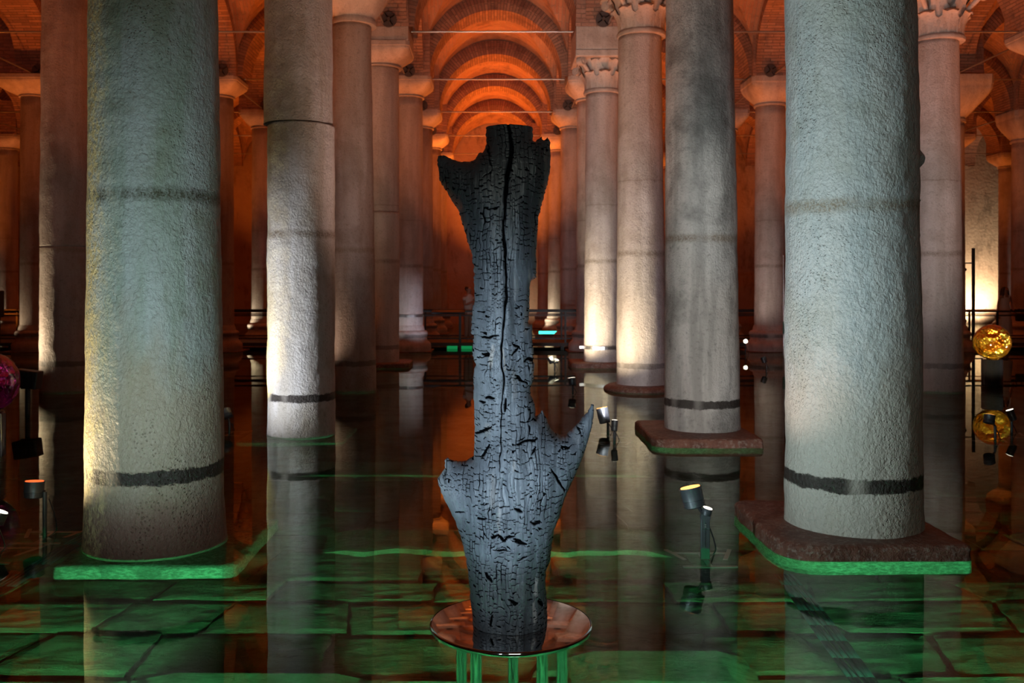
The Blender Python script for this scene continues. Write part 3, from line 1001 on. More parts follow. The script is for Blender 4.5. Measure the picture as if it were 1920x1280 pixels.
special[('R', 4, 7)] = dict(X=22.3, Y=40.97, R0=0.42, R1=0.40, mat=M['right'], base='attic', label='pale column beside the glaring white wall patch')

for side in 'LR':
    for li in range(5):
        for r in range(8):
            k = (side, li, r)
            xl = (LX if side == 'L' else RX)[li]
            s = dict(special.get(k, {}))
            # skip what the photograph could not plausibly see even a step aside
            if k not in special and abs(xl) > 0.62 * ROWS[r] + 3.0: 
                o = bpy.data.objects.new('pier', PM); COL.objects.link(o); o.parent = ceiling; o.location = (xl, ROWS[r], ZS)
                continue
            pl = 'left' if side == 'L' else 'right'
            lab = s.pop('label', None) or ('column in the %s row back, %s line out from the central aisle, %s side' % (ORD[r], ORD[li], pl))
            args = dict(X=xl + random.uniform(-.05, .05), Y=ROWS[r], R0=0.41, R1=0.385, z_cap=ZC + random.uniform(-.05, .08), z_top=ZT, cap='cushion',
                        mat=M['left' if side == 'L' else 'right'], detail=(40, 24), amp=0.010, base='attic' if r > 3 else 'none')
            args.update(s)
            args['label'] = lab
            args['seed'] = (li * 8 + r) * 1.7 + (50 if side == 'R' else 0)
            column(**args)

# columns beside the visitor deck, only as far as their piers
for xl in (LX[0], RX[0], LX[1], RX[1]):
    o = bpy.data.objects.new('pier', PM); COL.objects.link(o); o.parent = ceiling; o.location = (xl, 1.77, ZS)

# iron collars clamped on shafts
def collar(col, z, r, label='bright steel collar'):
    bm = bmesh.new()
    b_lathe(bm, [(r, z - 0.035), (r + 0.02, z - 0.035), (r + 0.02, z + 0.035), (r, z + 0.035)], 40)
    b_box(bm, (-(r + 0.06), -0.05, z), (0.10, 0.03, 0.06))
    o = bm_obj('collar', bm, M['collar'], col)
    o['label'] = label
find = lambda w_: next(t for l, t in COLUMNS.items() if w_ in l)
collar(find('with steel collar'), 0.42, 0.412)
collar(find('violet light patch'), 0.98, 0.412)

# tie rods: across the nave and along the lines
RM = {}
for yi, y in enumerate(ROWS):
    for a, b in zip(XS[:-1], XS[1:]):
        if abs((a + b) / 2) > 0.62 * y + 3: continue
        half = (b - a) / 2 - 0.55
        key = round(half, 2)
        if key not in RM: RM[key] = rod_mesh(key)
        o = bpy.data.objects.new('tie_rod', RM[key]); COL.objects.link(o); o.parent = ceiling
        o.location = ((a + b) / 2, y - 0.0, ZS + 0.04)
RM2 = rod_mesh(1.9)
for xl in XS:
    for yi in range(len(ROWS) - 1):
        if abs(xl) > 0.62 * ROWS[yi] + 3: continue
        o = bpy.data.objects.new('tie_rod', RM2); COL.objects.link(o); o.parent = ceiling
        o.location = (xl, ROWS[yi] + 2.45, ZS + 0.04); o.rotation_euler = (0, 0, PI / 2)
for side, xs in (('L', LX), ('R', RX)):
    for li in range(4):
        for r in range(1, 8):
            if abs(xs[li]) > 0.62 * ROWS[r] + 2: continue
            o = bpy.data.objects.new('anchor_plate', AP); COL.objects.link(o); o.parent = ceiling
            sx = 0.12 if side == 'L' else -0.12
            o.location = (xs[li] + sx, ROWS[r] - 0.71, ZS + 0.12)

# ------------------------------------------------------------ charred tree trunk
POLY = [(912,180),(999,180),(999,264),(1002,268),(1008,262),(1015,257),(1019,264),(1022,262),(1026,258),(1031,265),(1032.4,289),(1031,321),(1027,342),(1020,369),(1014,390),(1009,411),
(1007,446),(1005,475),(1006,499),(1005,523),(996.5,525.5),(993,536),(993,568),(991,600),(991,609),(998,609),(998,642),(1000.5,653),(1000,677),(1002.6,685),(1000.5,706),
(998,719),(994.7,724.6),(994.7,742),(998,746),(1003,759),(1004.5,782),(1010,779),(1014,773),(1017,769),(1020,775),(1026,788),(1031,801.6),(1039,812),(1051,817.5),(1064,816),(1072,807),
(1088,788),(1101.5,772),(1109.5,757),(1113.4,759),(1113.4,775),(1111,793.6),(1101.5,825.5),(1093.5,849.4),(1084.7,871),(1073.8,896),(1061,924),(1052,952.5),(1050,965),
(1039,990),(1034.7,1018),(1030,1052.5),(1023,1065),(1022,1090),(1024.4,1115),(1026,1149),(1024,1240),(887,1240),(886,1152.5),(883,1127.5),(880,1090),(875,1052.5),(869,1021),
(861,996),(853.4,974),(844,955.6),(836,940),(828.4,924),(822,905.6),(820.6,896),(827,890),(834.7,877.5),(833.5,863.4),(839.4,858),(845.6,862),(858,865),(873.8,865),(883,858.8),
(887.6,857.4),(890,833.5),(890,799),(889,759),(887.6,732.5),(888.4,692.7),(893,684.7),(889,676.7),(886,663.5),(887.6,634),(889,627.6),(883,625),(885,599.7),(886,573),
(890,567.8),(890,544),(887.6,520),(890,516),(887,507),(889.5,501.6),(886,493.6),(885,475),(878,456.4),(873,437.8),(866,416.6),(859.7,395),(849,379.4),(838.4,360.8),
(829,347.5),(823.8,339.5),(822.5,318.3),(820,307.7),(820.4,295.7),(826.5,291),(837,293),(849,299.7),(862,304.5),(878,305),(889,302),(894,295.7),(897,289),(903.5,287),
(906,290),(909,281),(912,270.5),(912,257),(910,253),(912,246)]
TD = 3.70                      # depth of the sculpture
SC = TD / F
Z_TABLE = EYE - 628 * SC

def build_trunk():
    step = 1.05
    # densify and roughen the outline
    pts = []
    for a, b in zip(POLY, POLY[1:] + POLY[:1]):
        a = np.array(a, float); b = np.array(b, float)
        n = max(1, int(np.linalg.norm(b - a) / 2.5))
        nrm = np.array([-(b - a)[1], (b - a)[0]]); nrm = nrm / (np.linalg.norm(nrm) + 1e-9)
        for i in range(n):
            p = a + (b - a) * i / n
            if p[1] < 236 or p[1] > 1160: pts.append(p); continue
            pts.append(p + nrm * (1.0 * mnoise.noise(Vector((p[0] * 0.16, p[1] * 0.16, 0))) + 2.0 * mnoise.noise(Vector((p[0] * 0.37, p[1] * 0.37, 3)))))
    poly = np.array(pts)
    xs = np.arange(812, 1122, step); ys = np.arange(180, 1238, step)
    # start and end rows placed on the cuts
    ys = ys + (240.5 - ys[np.argmin(abs(ys - 240.5))])
    gx, gy = np.meshgrid(xs, ys)
    inside = np.zeros(gx.shape, bool)
    x1, y1 = poly[:, 0], poly[:, 1]; x2, y2 = np.roll(x1, -1), np.roll(y1, -1)
    for a, b, c, d in zip(x1, y1, x2, y2):
        lo, hi = min(b, d), max(b, d)
        r0 = np.searchsorted(ys, lo); r1 = np.searchsorted(ys, hi)
        for r in range(r0, r1):
            yy = ys[r]
            if (b > yy) != (d > yy):
                xi = (c - a) * (yy - b) / (d - b) + a
                inside[r] ^= xs < xi
    # inflate: solve laplace(u) = -2, thickness = sqrt(u)
    u = np.zeros(gx.shape)
    H2 = 2.0 * step * step
    m = inside
    dist_guess = 45.0
    u[m] = 1500.0
    red = ((np.arange(gx.shape[0])[:, None] + np.arange(gx.shape[1])[None, :]) % 2 == 0)
    om = 1.965
    for it in range(420):
        for par in (red, ~red):
            nb = np.zeros_like(u)
            nb[1:-1, 1:-1] = u[:-2, 1:-1] + u[2:, 1:-1] + u[1:-1, :-2] + u[1:-1, 2:]
            nb[0] = u[1] * 2 + np.roll(u[0], 1) + np.roll(u[0], -1); nb[-1] = u[-2] * 2 + np.roll(u[-1], 1) + np.roll(u[-1], -1)
            new = (nb + H2) / 4
            sel = m & par
            u[sel] += om * (new[sel] - u[sel])
            u[u < 0] = 0
    t = np.sqrt(np.maximum(u, 0)) * 1.02          # px
    # char: alligator cracks cut into the surface
    ny, nx = gx.shape
    rs = np.random.default_rng(3)
    def vnoise(scx, scy, seed, octv=2):
        out = np.zeros(gx.shape); amp = 1
        for o_ in range(octv):
            g = np.random.default_rng(seed + o_).random((int(1100 / scy) + 4, int(340 / scx) + 4))
            fx = (gx - 800) / scx; fy = (gy - 170) / scy
            ix, iy = fx.astype(int), fy.astype(int); tx, ty = fx - ix, fy - iy
            tx = tx * tx * (3 - 2 * tx); ty = ty * ty * (3 - 2 * ty)
            out += amp * ((g[iy, ix] * (1 - tx) + g[iy, ix + 1] * tx) * (1 - ty) + (g[iy + 1, ix] * (1 - tx) + g[iy + 1, ix + 1] * tx) * ty - 0.5)
            amp *= 0.5; scx *= 0.5; scy *= 0.5
        return out
    wx = vnoise(26, 60, 11) * 14 + vnoise(7, 14, 21) * 3
    wy = vnoise(40, 20, 31) * 10 + vnoise(8, 8, 41) * 5
    cu = (gx + wx) / 6.6
    ci = np.floor(cu).astype(int); fu = cu - ci
    hsh = lambda a, b: np.abs(np.modf(np.sin(a * 127.1 + b * 311.7) * 43758.5453)[0])
    cv = (gy + wy) / (7 + 6.5 * hsh(ci, 1)) + 7 * hsh(ci, 5)
    vi = np.floor(cv).astype(int); fv = cv - vi
    dv = np.minimum(fu, 1 - fu) * 6.6; dh = np.minimum(fv, 1 - fv) * 10
    on = hsh(ci, vi + np.round(fv)) > 0.28
    vert_on = np.clip(0.32 + vnoise(12, 40, 111, 1) * 1.6, 0, 1)
    crack = np.maximum(np.clip(1.1 - dv / 1.0, 0, 1) * vert_on * 0.8, np.clip(1.05 - dh / 0.95, 0, 1) * on)
    blockt = hsh(ci, vi)
    # bigger splits: long cross cracks and the deep vertical shake
    big = np.zeros(gx.shape)
    splits = [((917,795),(892,812),3),((905,845),(918,825),3),((922,790),(905,802),2),((968,822),(1004,812),3.2),((1002,826),(994,838),2),((934,628),(905,632),3),
        ((983,673),(1000,671),4.5),((965,700),(988,716),2.2),((912,742),(926,741),3),((900,749),(910,748),2.5),((959,664),(972,648),2),((1030,866),(1056,912),2.4),((963,934),(976,940),3),
        ((992,961),(1008,964),3),((922,985),(934,982),3),((935,984),(946,992),4),((946,988),(962,983),4),((962,990),(984,999),3.6),((898,955),(912,950),2.6),((856,949),(872,946),2.4),
        ((953,1098),(968,1106),3.4),((925,1010),(955,1011),2),((968,1026),(986,1024),2),((912,1056),(922,1070),4),((923,1132),(920,1150),2.5),((960,640),(975,652),2),
        ((948,742),(946,765),2.6),((1050,828),(1064,832),3),((917,660),(905,659),3),((1000,958),(1012,962),2),((1007,1112),(1016,1122),3),((900,1096),(894,1098),2)]
    for (a, b, wd) in splits:
        a = np.array(a, float); b = np.array(b, float); L2 = ((b - a) ** 2).sum()
        tt = np.clip(((gx - a[0]) * (b - a)[0] + (gy + vnoise(9, 9, 51, 1) * 6 - a[1]) * (b - a)[1]) / L2, 0, 1)
        dd = np.hypot(gx - a[0] - tt * (b - a)[0], gy + vnoise(9, 9, 51, 1) * 6 - a[1] - tt * (b - a)[1])
        big = np.maximum(big, np.clip(1 - dd / (wd * (1.1 - abs(tt - 0.5))), 0, 1) ** 0.6)
    shake_x = np.interp(gy, [240, 290, 340, 420, 520, 600, 640, 700, 800, 900], [952, 957, 949, 943, 950, 944, 940, 943, 938, 936])
    sd = np.abs(gx + vnoise(10, 30, 61) * 5 - shake_x)
    sw = np.interp(gy, [240, 300, 340, 400, 560, 700, 900], [3.5, 5.0, 5.0, 2.6, 2.4, 1.8, 0.0])
    shake = np.clip(1 - sd / (sw + 0.01), 0, 1) ** 0.7 * (sw > 0.1)
    # sunken hollow lane below the fork
    hollow = np.exp(-((gx - 928 - (gy - 860) * 0.25) / 17) ** 2) * np.clip(1 - abs(gy - 900) / 110, 0, 1) * 9
    relief = vnoise(34, 120, 71, 2) * 11 + vnoise(9, 60, 81, 2) * 2.6 + (hsh(ci, 3) - 0.5) * 1.2 + (hsh(ci, vi) - 0.5) * 0.8
    # lighter bark-less lanes stay smooth
    smoothlane = np.clip(vnoise(16, 70, 101, 2) * 4 - 0.6, 0, 1)
    ramp = np.clip(t / 9, 0, 1)
    disp = (relief - hollow) * ramp - (crack * 1.8 * (1 - smoothlane * 0.8) + big * 9 + shake * 11) * np.clip(t / 6, 0, 1)
    tf = np.maximum(t + disp, np.where(t > 0, 0.3, 0))
    tb = np.maximum(t + (vnoise(30, 90, 171, 3) * 13 + vnoise(8, 20, 181, 2) * 4) * ramp - crack * 2.0 * ramp, np.where(t > 0, 0.3, 0))
    # pale unburnt strips where the char has flaked off
    def strip_(cx, cy, w_, h_, k):
        wob = vnoise(6, 12, 200 + int(cy), 2) * 5
        return k * np.clip(1.5 * (1 - np.abs(gx + wob - cx) / w_), 0, 1) * np.clip(2 * (1 - np.abs(gy + wob * 3 - cy) / h_), 0, 1)
    lane = np.zeros(gx.shape)
    for a_ in ((922,665,5,34,1.0),(944,672,3,26,0.9),(924,905,8,45,0.45),(935,955,5,40,0.5),(1003,1085,6,28,0.75),(1000,1130,5,30,0.7),(975,1085,26,20,0.22),(962,860,7,12,0.5),
               (963,715,9,40,0.4),(993,560,4,60,0.6),(998,690,6,40,0.55),(965,540,10,40,0.3),(915,800,10,22,0.45),(984,600,7,40,0.4),(930,560,6,50,0.25),(1022,320,6,50,0.35),(1078,800,14,40,0.3)):
        lane = np.maximum(lane, strip_(*a_))
    # rows kept
    r0 = int(np.argmin(abs(ys - 240.5)))
    z_of = lambda yy: EYE + (HY - yy) * SC
    r1 = int(np.searchsorted(ys, 1165.5))
    # widen the mask by one ring and snap that ring to the outline
    ring = np.zeros_like(m)
    ring[1:] |= m[:-1]; ring[:-1] |= m[1:]; ring[:, 1:] |= m[:, :-1]; ring[:, :-1] |= m[:, 1:]
    ring[1:, 1:] |= m[:-1, :-1]; ring[:-1, :-1] |= m[1:, 1:]; ring[1:, :-1] |= m[:-1, 1:]; ring[:-1, 1:] |= m[1:, :-1]
    ring &= ~m
    PX, PY = gx.copy(), gy.copy()
    rr, cc = np.nonzero(ring)
    q = np.stack([gx[rr, cc], gy[rr, cc]], 1)
    A = poly; B = np.roll(poly, -1, 0); AB = B - A; L2 = (AB ** 2).sum(1) + 1e-9
    for k0 in range(0, len(q), 2000):
        qq = q[k0:k0 + 2000]
        tt = np.clip(((qq[:, None, :] - A[None]) * AB[None]).sum(2) / L2, 0, 1)
        pr = A[None] + tt[..., None] * AB[None]
        d2 = ((pr - qq[:, None, :]) ** 2).sum(2)
        j = d2.argmin(1)
        pp = pr[np.arange(len(qq)), j]
        PX[rr[k0:k0 + 2000], cc[k0:k0 + 2000]] = pp[:, 0]; PY[rr[k0:k0 + 2000], cc[k0:k0 + 2000]] = pp[:, 1]
    PY[r0] = 240.5; PY[r1] = 1165.0
    keep = m | ring
    keep[:r0] = False; keep[r1 + 1:] = False
    idF = -np.ones(gx.shape, int); idB = idF.copy()
    dark = np.clip(np.maximum(np.maximum(crack * (1 - smoothlane * 0.85), big), shake), 0, 1)
    attr = []; attr2 = []
    verts = []
    kr, kc = np.nonzero(keep)
    yoff = 0.0
    for r, c in zip(kr, kc):
        x = (PX[r, c] - 958) * SC; z = (EYE + (HY - PY[r, c]) * SC) - Z_TABLE
        if ring[r, c]:
            idF[r, c] = idB[r, c] = len(verts); verts.append((x, 0.0, z)); attr.append(0.3); attr2.append(0.3)
        else:
            idF[r, c] = len(verts); verts.append((x, -tf[r, c] * SC, z)); attr += [dark[r, c], crack[r, c]]; attr2 += [lane[r, c], blockt[r, c]]
            idB[r, c] = len(verts); verts.append((x, tb[r, c] * SC, z))
    faces = []
    K = keep
    cell = K[:-1, :-1] & K[1:, :-1] & K[:-1, 1:] & K[1:, 1:]
    M_ = m
    anyin = M_[:-1, :-1] | M_[1:, :-1] | M_[:-1, 1:] | M_[1:, 1:]
    for r, c in zip(*np.nonzero(cell & anyin)):
        faces.append((idF[r, c], idF[r + 1, c], idF[r + 1, c + 1], idF[r, c + 1]))
        faces.append((idB[r, c], idB[r, c + 1], idB[r + 1, c + 1], idB[r + 1, c]))
    for r, flip in ((r0, False), (r1, True)):
        cs = np.nonzero(K[r])[0]
        # keep the longest run only
        runs = np.split(cs, np.nonzero(np.diff(cs) > 1)[0] + 1)
        cs = max(runs, key=len)
        for a, b in zip(cs[:-1], cs[1:]):
            f = [idF[r, a], idF[r, b], idB[r, b], idB[r, a]]
            f = list(dict.fromkeys(f))
            if len(f) >= 3: faces.append(tuple(f if not flip else f[::-1]))
    return [tuple(map(float, v)) for v in verts], [tuple(int(i) for i in f) for f in faces], attr, attr2

tv, tf_, at1, at2 = build_trunk()
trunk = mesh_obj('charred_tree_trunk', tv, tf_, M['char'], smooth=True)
for nm_, at_ in (('crack', at1), ('lane', at2)):
    a_ = trunk.data.attributes.new(nm_, 'FLOAT', 'POINT')
    a_.data.foreach_set('value', np.array(at_, dtype=np.float32))
trunk.location = ((958 - VX) * SC, TD, Z_TABLE + 0.001)
tag(trunk, 'charred cracked tree trunk sculpture with broken branch stubs standing on the mirror table', 'sculpture')

# mirror table
tb = empty('mirror_table', ((958 - VX) * SC, TD, 0))
tag(tb, 'round polished table on chrome legs standing in the water under the charred trunk', 'table')
RT_ = 150 * SC * 1.0
bm = bmesh.new()
b_lathe(bm, [(RT_ - 0.006, Z_TABLE - 0.016), (RT_, Z_TABLE - 0.012), (RT_, Z_TABLE - 0.004), (RT_ - 0.004, Z_TABLE - 0.0005), (RT_ - 0.006, Z_TABLE)], 128)
bm_obj('tabletop', bm, M['mirror'], tb, smooth=True, angle=25)
bm = bmesh.new()
b_lathe(bm, [(RT_ - 0.004, Z_TABLE - 0.019), (RT_ + 0.003, Z_TABLE - 0.017), (RT_ + 0.004, Z_TABLE - 0.009), (RT_ + 0.003, Z_TABLE - 0.002), (RT_ - 0.0015, Z_TABLE + 0.0005)], 128)
rim = bm_obj('rim', bm, M['chrome'], tb, smooth=True, angle=60)
rim.data.materials[0] = M['chrome']
# open the rim's caps so that the top shows
bmm = bmesh.new(); bmm.from_mesh(rim.data)
bmesh.ops.delete(bmm, geom=[f for f in bmm.faces if len(f.verts) > 10], context='FACES')
bmm.to_mesh(rim.data); bmm.free()
for k in range(5):
    a = math.radians(86.5 + 72 * k)
    bm = bmesh.new()
    b_lathe(bm, [(0.030, -0.33), (0.030, -0.325), (0.0215, -0.32), (0.0215, Z_TABLE - 0.018)], 28)
    bm_obj('leg', bm, M['chrome'], tb, smooth=True, angle=40, loc=(0.21 * math.cos(a), 0.21 * math.sin(a), 0))

# ------------------------------------------------------------ floodlights standing in the water
def head_mesh(parent, c, dv, r, h, lens, fins=True):
    """drum lamp head, lens on the side it points to"""
    q = Vector(dv).normalized().to_track_quat('Z', 'Y').to_matrix()
    bm = bmesh.new()
    b_lathe(bm, [(r * 0.80, -h * 0.55), (r * 0.92, -h * 0.5), (r * 0.92, -h * 0.15), (r, -h * 0.13), (r, h * 0.45), (r * 1.04, h * 0.5), (r * 1.04, h * 0.56), (r * 0.94, h * 0.56), (r * 0.92, h * 0.50)], 28)
    if fins:
        for k in range(5):
            z = -h * 0.48 + k * h * 0.075
            b_lathe(bm, [(r * 0.9, z), (r * 1.02, z), (r * 1.02, z + h * 0.02), (r * 0.9, z + h * 0.02)], 28)
    bmesh.ops.rotate(bm, cent=(0, 0, 0), matrix=q, verts=bm.verts)
    o = bm_obj('lamp_head', bm, M['darkgrey'], parent, smooth=True, angle=40, loc=c)
    bm = bmesh.new()
    b_lathe(bm, [(r * 0.90, h * 0.545), (r * 0.90, h * 0.60)], 28)
    bmesh.ops.rotate(bm, cent=(0, 0, 0), matrix=q, verts=bm.verts)
    bm_obj('lens', bm, lens, o)
    return o

def floodlight(x, y, label, heads, post_h, plate=False, base_w=0.26):
    t = empty('floodlight', (x, y, 0))
    tag(t, label, 'lamp', 'floodlights standing in the water')
    bm = bmesh.new()
    if plate:
        b_box(bm, (0, 0, (post_h - 0.25) / 2), (0.062, 0.02, post_h + 0.25), bevel=0.004)
        b_tube(bm, (0, -0.014, post_h), (0, 0.014, post_h), 0.034, 20)
    else:
        b_tube(bm, (0, 0, -0.27), (0, 0, post_h), 0.016, 12)
    p = bm_obj('post', bm, M['darkgrey'], t)
    if plate:
        bm = bmesh.new(); b_box(bm, (0, -0.0115, post_h * 0.45), (0.003, 0.004, post_h * 0.8)); b_box(bm, (0, -0.0115, post_h * 0.62), (0.045, 0.004, 0.003), Matrix.Rotation(0.1, 3, 'Y'))
        bm_obj('slot', bm, M['black'], p)
        for zz in (0.70, 0.77):
            bm = bmesh.new(); b_tube(bm, (0, -0.016, post_h * zz), (0, -0.008, post_h * zz), 0.006, 10); bm_obj('bolt', bm, M['collar'], p)
    bm = bmesh.new()
    b_box(bm, (0, -base_w * 0.6, -0.272), (base_w * 1.4, 0.035, 0.018))
    b_box(bm, (0, base_w * 0.6, -0.272), (base_w * 1.4, 0.035, 0.018))
    b_box(bm, (0, 0, -0.272), (0.035, base_w * 1.3, 0.014))
    b_box(bm, (-base_w * 0.7, 0.12, -0.268), (0.03, base_w, 0.012), Matrix.Rotation(0.35, 3, 'Z'))
    b_box(bm, (base_w * 0.7, 0.12, -0.268), (0.03, base_w, 0.012), Matrix.Rotation(-0.35, 3, 'Z'))
    bm_obj('base', bm, M['collar'], t)
    for (off, dv, r, h, lens) in heads:
        o = head_mesh(t, off, dv, r, h, lens)
        bm = bmesh.new()
        b_tube(bm, (0, 0, 0), Vector((0, 0, post_h)) - Vector(off), 0.012, 8)
        bm_obj('bracket', bm, M['black'], o)
    # cable
    bm = bmesh.new()
    prev = Vector((0.02, 0.02, post_h * 0.8))
    for k in range(1, 9):
        a = k / 8
        cur = Vector((0.02 + 0.06 * math.sin(a * PI), 0.02, post_h * 0.8 * (1 - a) - 0.26 * a))
        b_tube(bm, prev, cur, 0.005, 6); prev = cur
    bm_obj('cable', bm, M['black'], t)
    return t

def lampxy(px, d): return ((px - VX) * d / F, d)
x, y = lampxy(1322, 6.47)
floodlight(x, y, 'two-headed floodlight with lit orange and white lenses left of the rust-red slab',
           [((-0.085, 0.0, 0.345), (-0.22, 0.12, 1), 0.073, 0.125, M['lens_warm']), ((0.010, -0.01, 0.252), (0.25, -0.10, 1), 0.034, 0.045, M['lens_white'])], 0.212, True)
x, y = lampxy(84, 7.0)
floodlight(x, y, 'dark floodlight with dim red glow left of the green-grey column',
           [((-0.08, 0, 0.285), (0.02, 0.1, 1), 0.07, 0.11, M['lens_off'])], 0.27)
x, y = lampxy(-14, 6.55)
floodlight(x, y, 'glaring white floodlight cut by the photo edge, left of the green-grey column',
           [((0.03, 0, 0.19), (0.35, 0.2, 1), 0.06, 0.08, M['lens_white'])], 0.17, False, 0.3)
x, y = lampxy(1140, 11.7)
floodlight(x, y, 'floodlight with orange slit lens near the pointed trunk branch',
           [((-0.055, 0, 0.19), (-0.2, 0.2, 1), 0.072, 0.17, M['lens_warm'])], 0.10)
x, y = lampxy(1152, 11.0)
floodlight(x, y, 'slim floodlight with white lens right of the orange slit one',
           [((0.0, 0, 0.17), (0.1, 0.3, 1), 0.038, 0.11, M['lens_white'])], 0.10)
x, y = lampxy(1074, 16.0)
floodlight(x, y, 'small floodlight with bright lens below the collared column',
           [((-0.01, 0, 0.18), (-0.1, 0.2, 1), 0.065, 0.11, M['lens_white'])], 0.10)
x, y = lampxy(1040, 20.3)
floodlight(x, y, 'floodlight with black head and small bright lens before the yellow-white far column',
           [((-0.07, 0, 0.21), (-0.5, 0.3, 1), 0.07, 0.12, M['black']), ((0.03, 0, 0.19), (0.4, -0.2, 1), 0.055, 0.06, M['lens_white'])], 0.12)
x, y = lampxy(430, 11.8)
floodlight(x, y, 'black floodlight on hooked arm between green-grey and two-drum columns',
           [((-0.03, 0, 0.20), (-0.6, 0.6, 1), 0.06, 0.10, M['black'])], 0.10)
x, y = lampxy(1437, 20.3)
floodlight(x, y, 'black floodlight low in the water right of the grey streaked column',
           [((-0.05, 0, 0.21), (-0.3, 0.2, 1), 0.06, 0.11, M['black'])], 0.12)
x, y = lampxy(1866, 11.1)
floodlight(x, y, 'floodlight with orange slit in front of the amber glass ball',
           [((-0.07, 0, 0.23), (0.25, 0.25, 1), 0.062, 0.09, M['lens_warm'])], 0.15)
x, y = lampxy(1897, 11.6)
floodlight(x, y, 'tall slim floodlight with white lens right of the amber ball',
           [((-0.0, 0, 0.21), (-0.3, 0.2, 1), 0.045, 0.12, M['lens_white'])], 0.13)
x, y = lampxy(1398, 25.0)
floodlight(x, y, 'far floodlight with a round white glare low beside the moulded base',
           [((0.0, 0, 0.34), (-0.25, -1, 0.1), 0.06, 0.10, M['lens_white'])], 0.24)

# box-shaped floodlight at the left
x, y = lampxy(52, 13.3)
t = empty('floodlight', (x, y, 0))
tag(t, 'black box-shaped floodlight on a post beside the magenta ball', 'lamp')
bm = bmesh.new(); b_box(bm, (0, 0, 0.49), (0.34, 0.20, 0.25), Matrix.Rotation(0.12, 3, 'Y'), bevel=0.015)
hb = bm_obj('lamp_head', bm, M['black'], t)
bm = bmesh.new()
for k in range(5): b_box(bm, (-0.12 + 0.06 * k, -0.11, 0.49), (0.012, 0.03, 0.2))
bm_obj('cooling_fins', bm, M['black'], hb)
bm = bmesh.new(); b_tube(bm, (0, 0, -0.36), (0, 0, 0.38), 0.035, 12); b_box(bm, (0.02, 0, 0.36), (0.22, 0.04, 0.02)); bm_obj('post', bm, M['black'], t)

# ------------------------------------------------------------ glass balls on chrome cylinders
def glass_ball(x, y, mat, label, core):
    t = empty('glass_ball_sculpture', (x, y, 0))
    tag(t, label, 'sculpture', 'glass balls on chrome drums')
    bm = bmesh.new()
    b_lathe(bm, [(0.165, -0.36), (0.18, -0.35), (0.18, 0.445), (0.17, 0.46), (0.15, 0.465)], 64)
    bm_obj('drum', bm, M['dark_chrome'], t, smooth=True, angle=35)
    bm = bmesh.new()
    bmesh.ops.create_icosphere(bm, subdivisions=5, radius=0.32)
    for v in bm.verts:
        v.co *= 1 + 0.03 * fbm(v.co, 5, 2)
    b = bm_obj('ball', bm, mat, t, smooth=True, loc=(0, 0, 0.775))
    return t
M['gold'] = simple('gold_leaf', (0.9, 0.45, 0.05), 0.25, 1.0)
x, y = lampxy(1860, 17.3)
glass_ball(x, y, M['amber'], 'amber glass ball on a chrome drum standing in the water', M['gold'])
x, y = lampxy(-24, 10.0)
glass_ball(x, y, M['magenta'], 'magenta glass ball cut by the photo edge', M['magenta'])
# unseen spots added to brighten the glass balls
spot((x + 1.2, 9.0, 0.3), (x + 0.1, 10, 0.8), (1.0, 0.6, 0.7), 6, 50, 0.6, 0.04)
spot((8.2, 16.1, 0.25), (9.1, 17.3, 0.75), (1.0, 0.85, 0.5), 120, 50, 0.6, 0.05)
spot((10.3, 16.6, 0.25), (9.15, 17.3, 0.7), (1.0, 0.95, 0.8), 90, 50, 0.6, 0.05)

# ------------------------------------------------------------ cables on the floor
def cable_bundle(x0, y0, x1, y1, label):
    t = empty('cable_bundle', (x0, y0, -0.222))
    tag(t, label, 'cable', 'cable bundles on the basin floor')
    dv = Vector((x1 - x0, y1 - y0, 0)); L = dv.length; nn = Vector((-dv.y, dv.x, 0)).normalized()
    for k in range(6):
        bm = bmesh.new(); prev = None
        off = (k - 2.5) * 0.021
        for i in range(13):
            s = i / 12
            p = dv * s + nn * (off + 0.012 * math.sin(s * 6 + k)) + Vector((0, 0, 0.004 * (k % 2)))
            if prev is not None: b_tube(bm, prev, p, 0.0135, 8)
            prev = p
        bm_obj('cable', bm, M['rubber'], t, smooth=True)
cable_bundle(1.70, 3.4, 1.86, 6.1, 'blue-black cable bundle running towards the rust-red slab')
cable_bundle(-3.0, 4.0, -3.0, 9.5, 'dark cable bundle passing left of the glowing green slab')

# ------------------------------------------------------------ far walkway, rails, panel
WY = 28.1
wk = empty('far_walkway', (0, WY, 0)); tag(wk, 'dark raised walkway crossing the hall behind the fifth columns', 'walkway')
bm = bmesh.new(); b_box(bm, (0, 0, 0.12), (50.0, 1.7, 0.10)); bm_obj('deck', bm, M['deck'], wk)
for k in range(25):
    bm = bmesh.new(); b_box(bm, (-24 + 2 * k, -0.6, -0.15), (0.1, 0.1, 0.5)); bm_obj('foot', bm, M['black'], wk)
for ys_, z0 in ((-0.8, 0.17), (0.8, 0.17)):
    for k in range(25):
        bm = bmesh.new(); b_box(bm, (-24.9 + 2.075 * k, ys_, z0 + 0.45), (0.05, 0.05, 0.90)); bm_obj('rail_post', bm, M['black'], wk)
    for zz in (0.90, 0.78, 0.12):
        bm = bmesh.new(); b_box(bm, (0, ys_, z0 + zz), (49.8, 0.035, 0.035 if zz < 0.89 else 0.05)); bm_obj('rail', bm, M['black'], wk)
bm = bmesh.new()
b_box(bm, (-0.78, -0.9, 0.03), (0.34, 0.04, 0.10)); b_box(bm, (-1.18, -0.9, 0.03), (0.30, 0.04, 0.10)); g_ = bm_obj('green_light_strip', bm, M['led_green'], wk); g_['label'] = 'glowing green strip under the deck edge'
bm = bmesh.new(); b_box(bm, (2.35, 5.2, 0.17), (1.5, 0.06, 0.10)); g_ = bm_obj('teal_light_strip', bm, M['led_teal'], wk); g_['label'] = 'glowing turquoise strip'
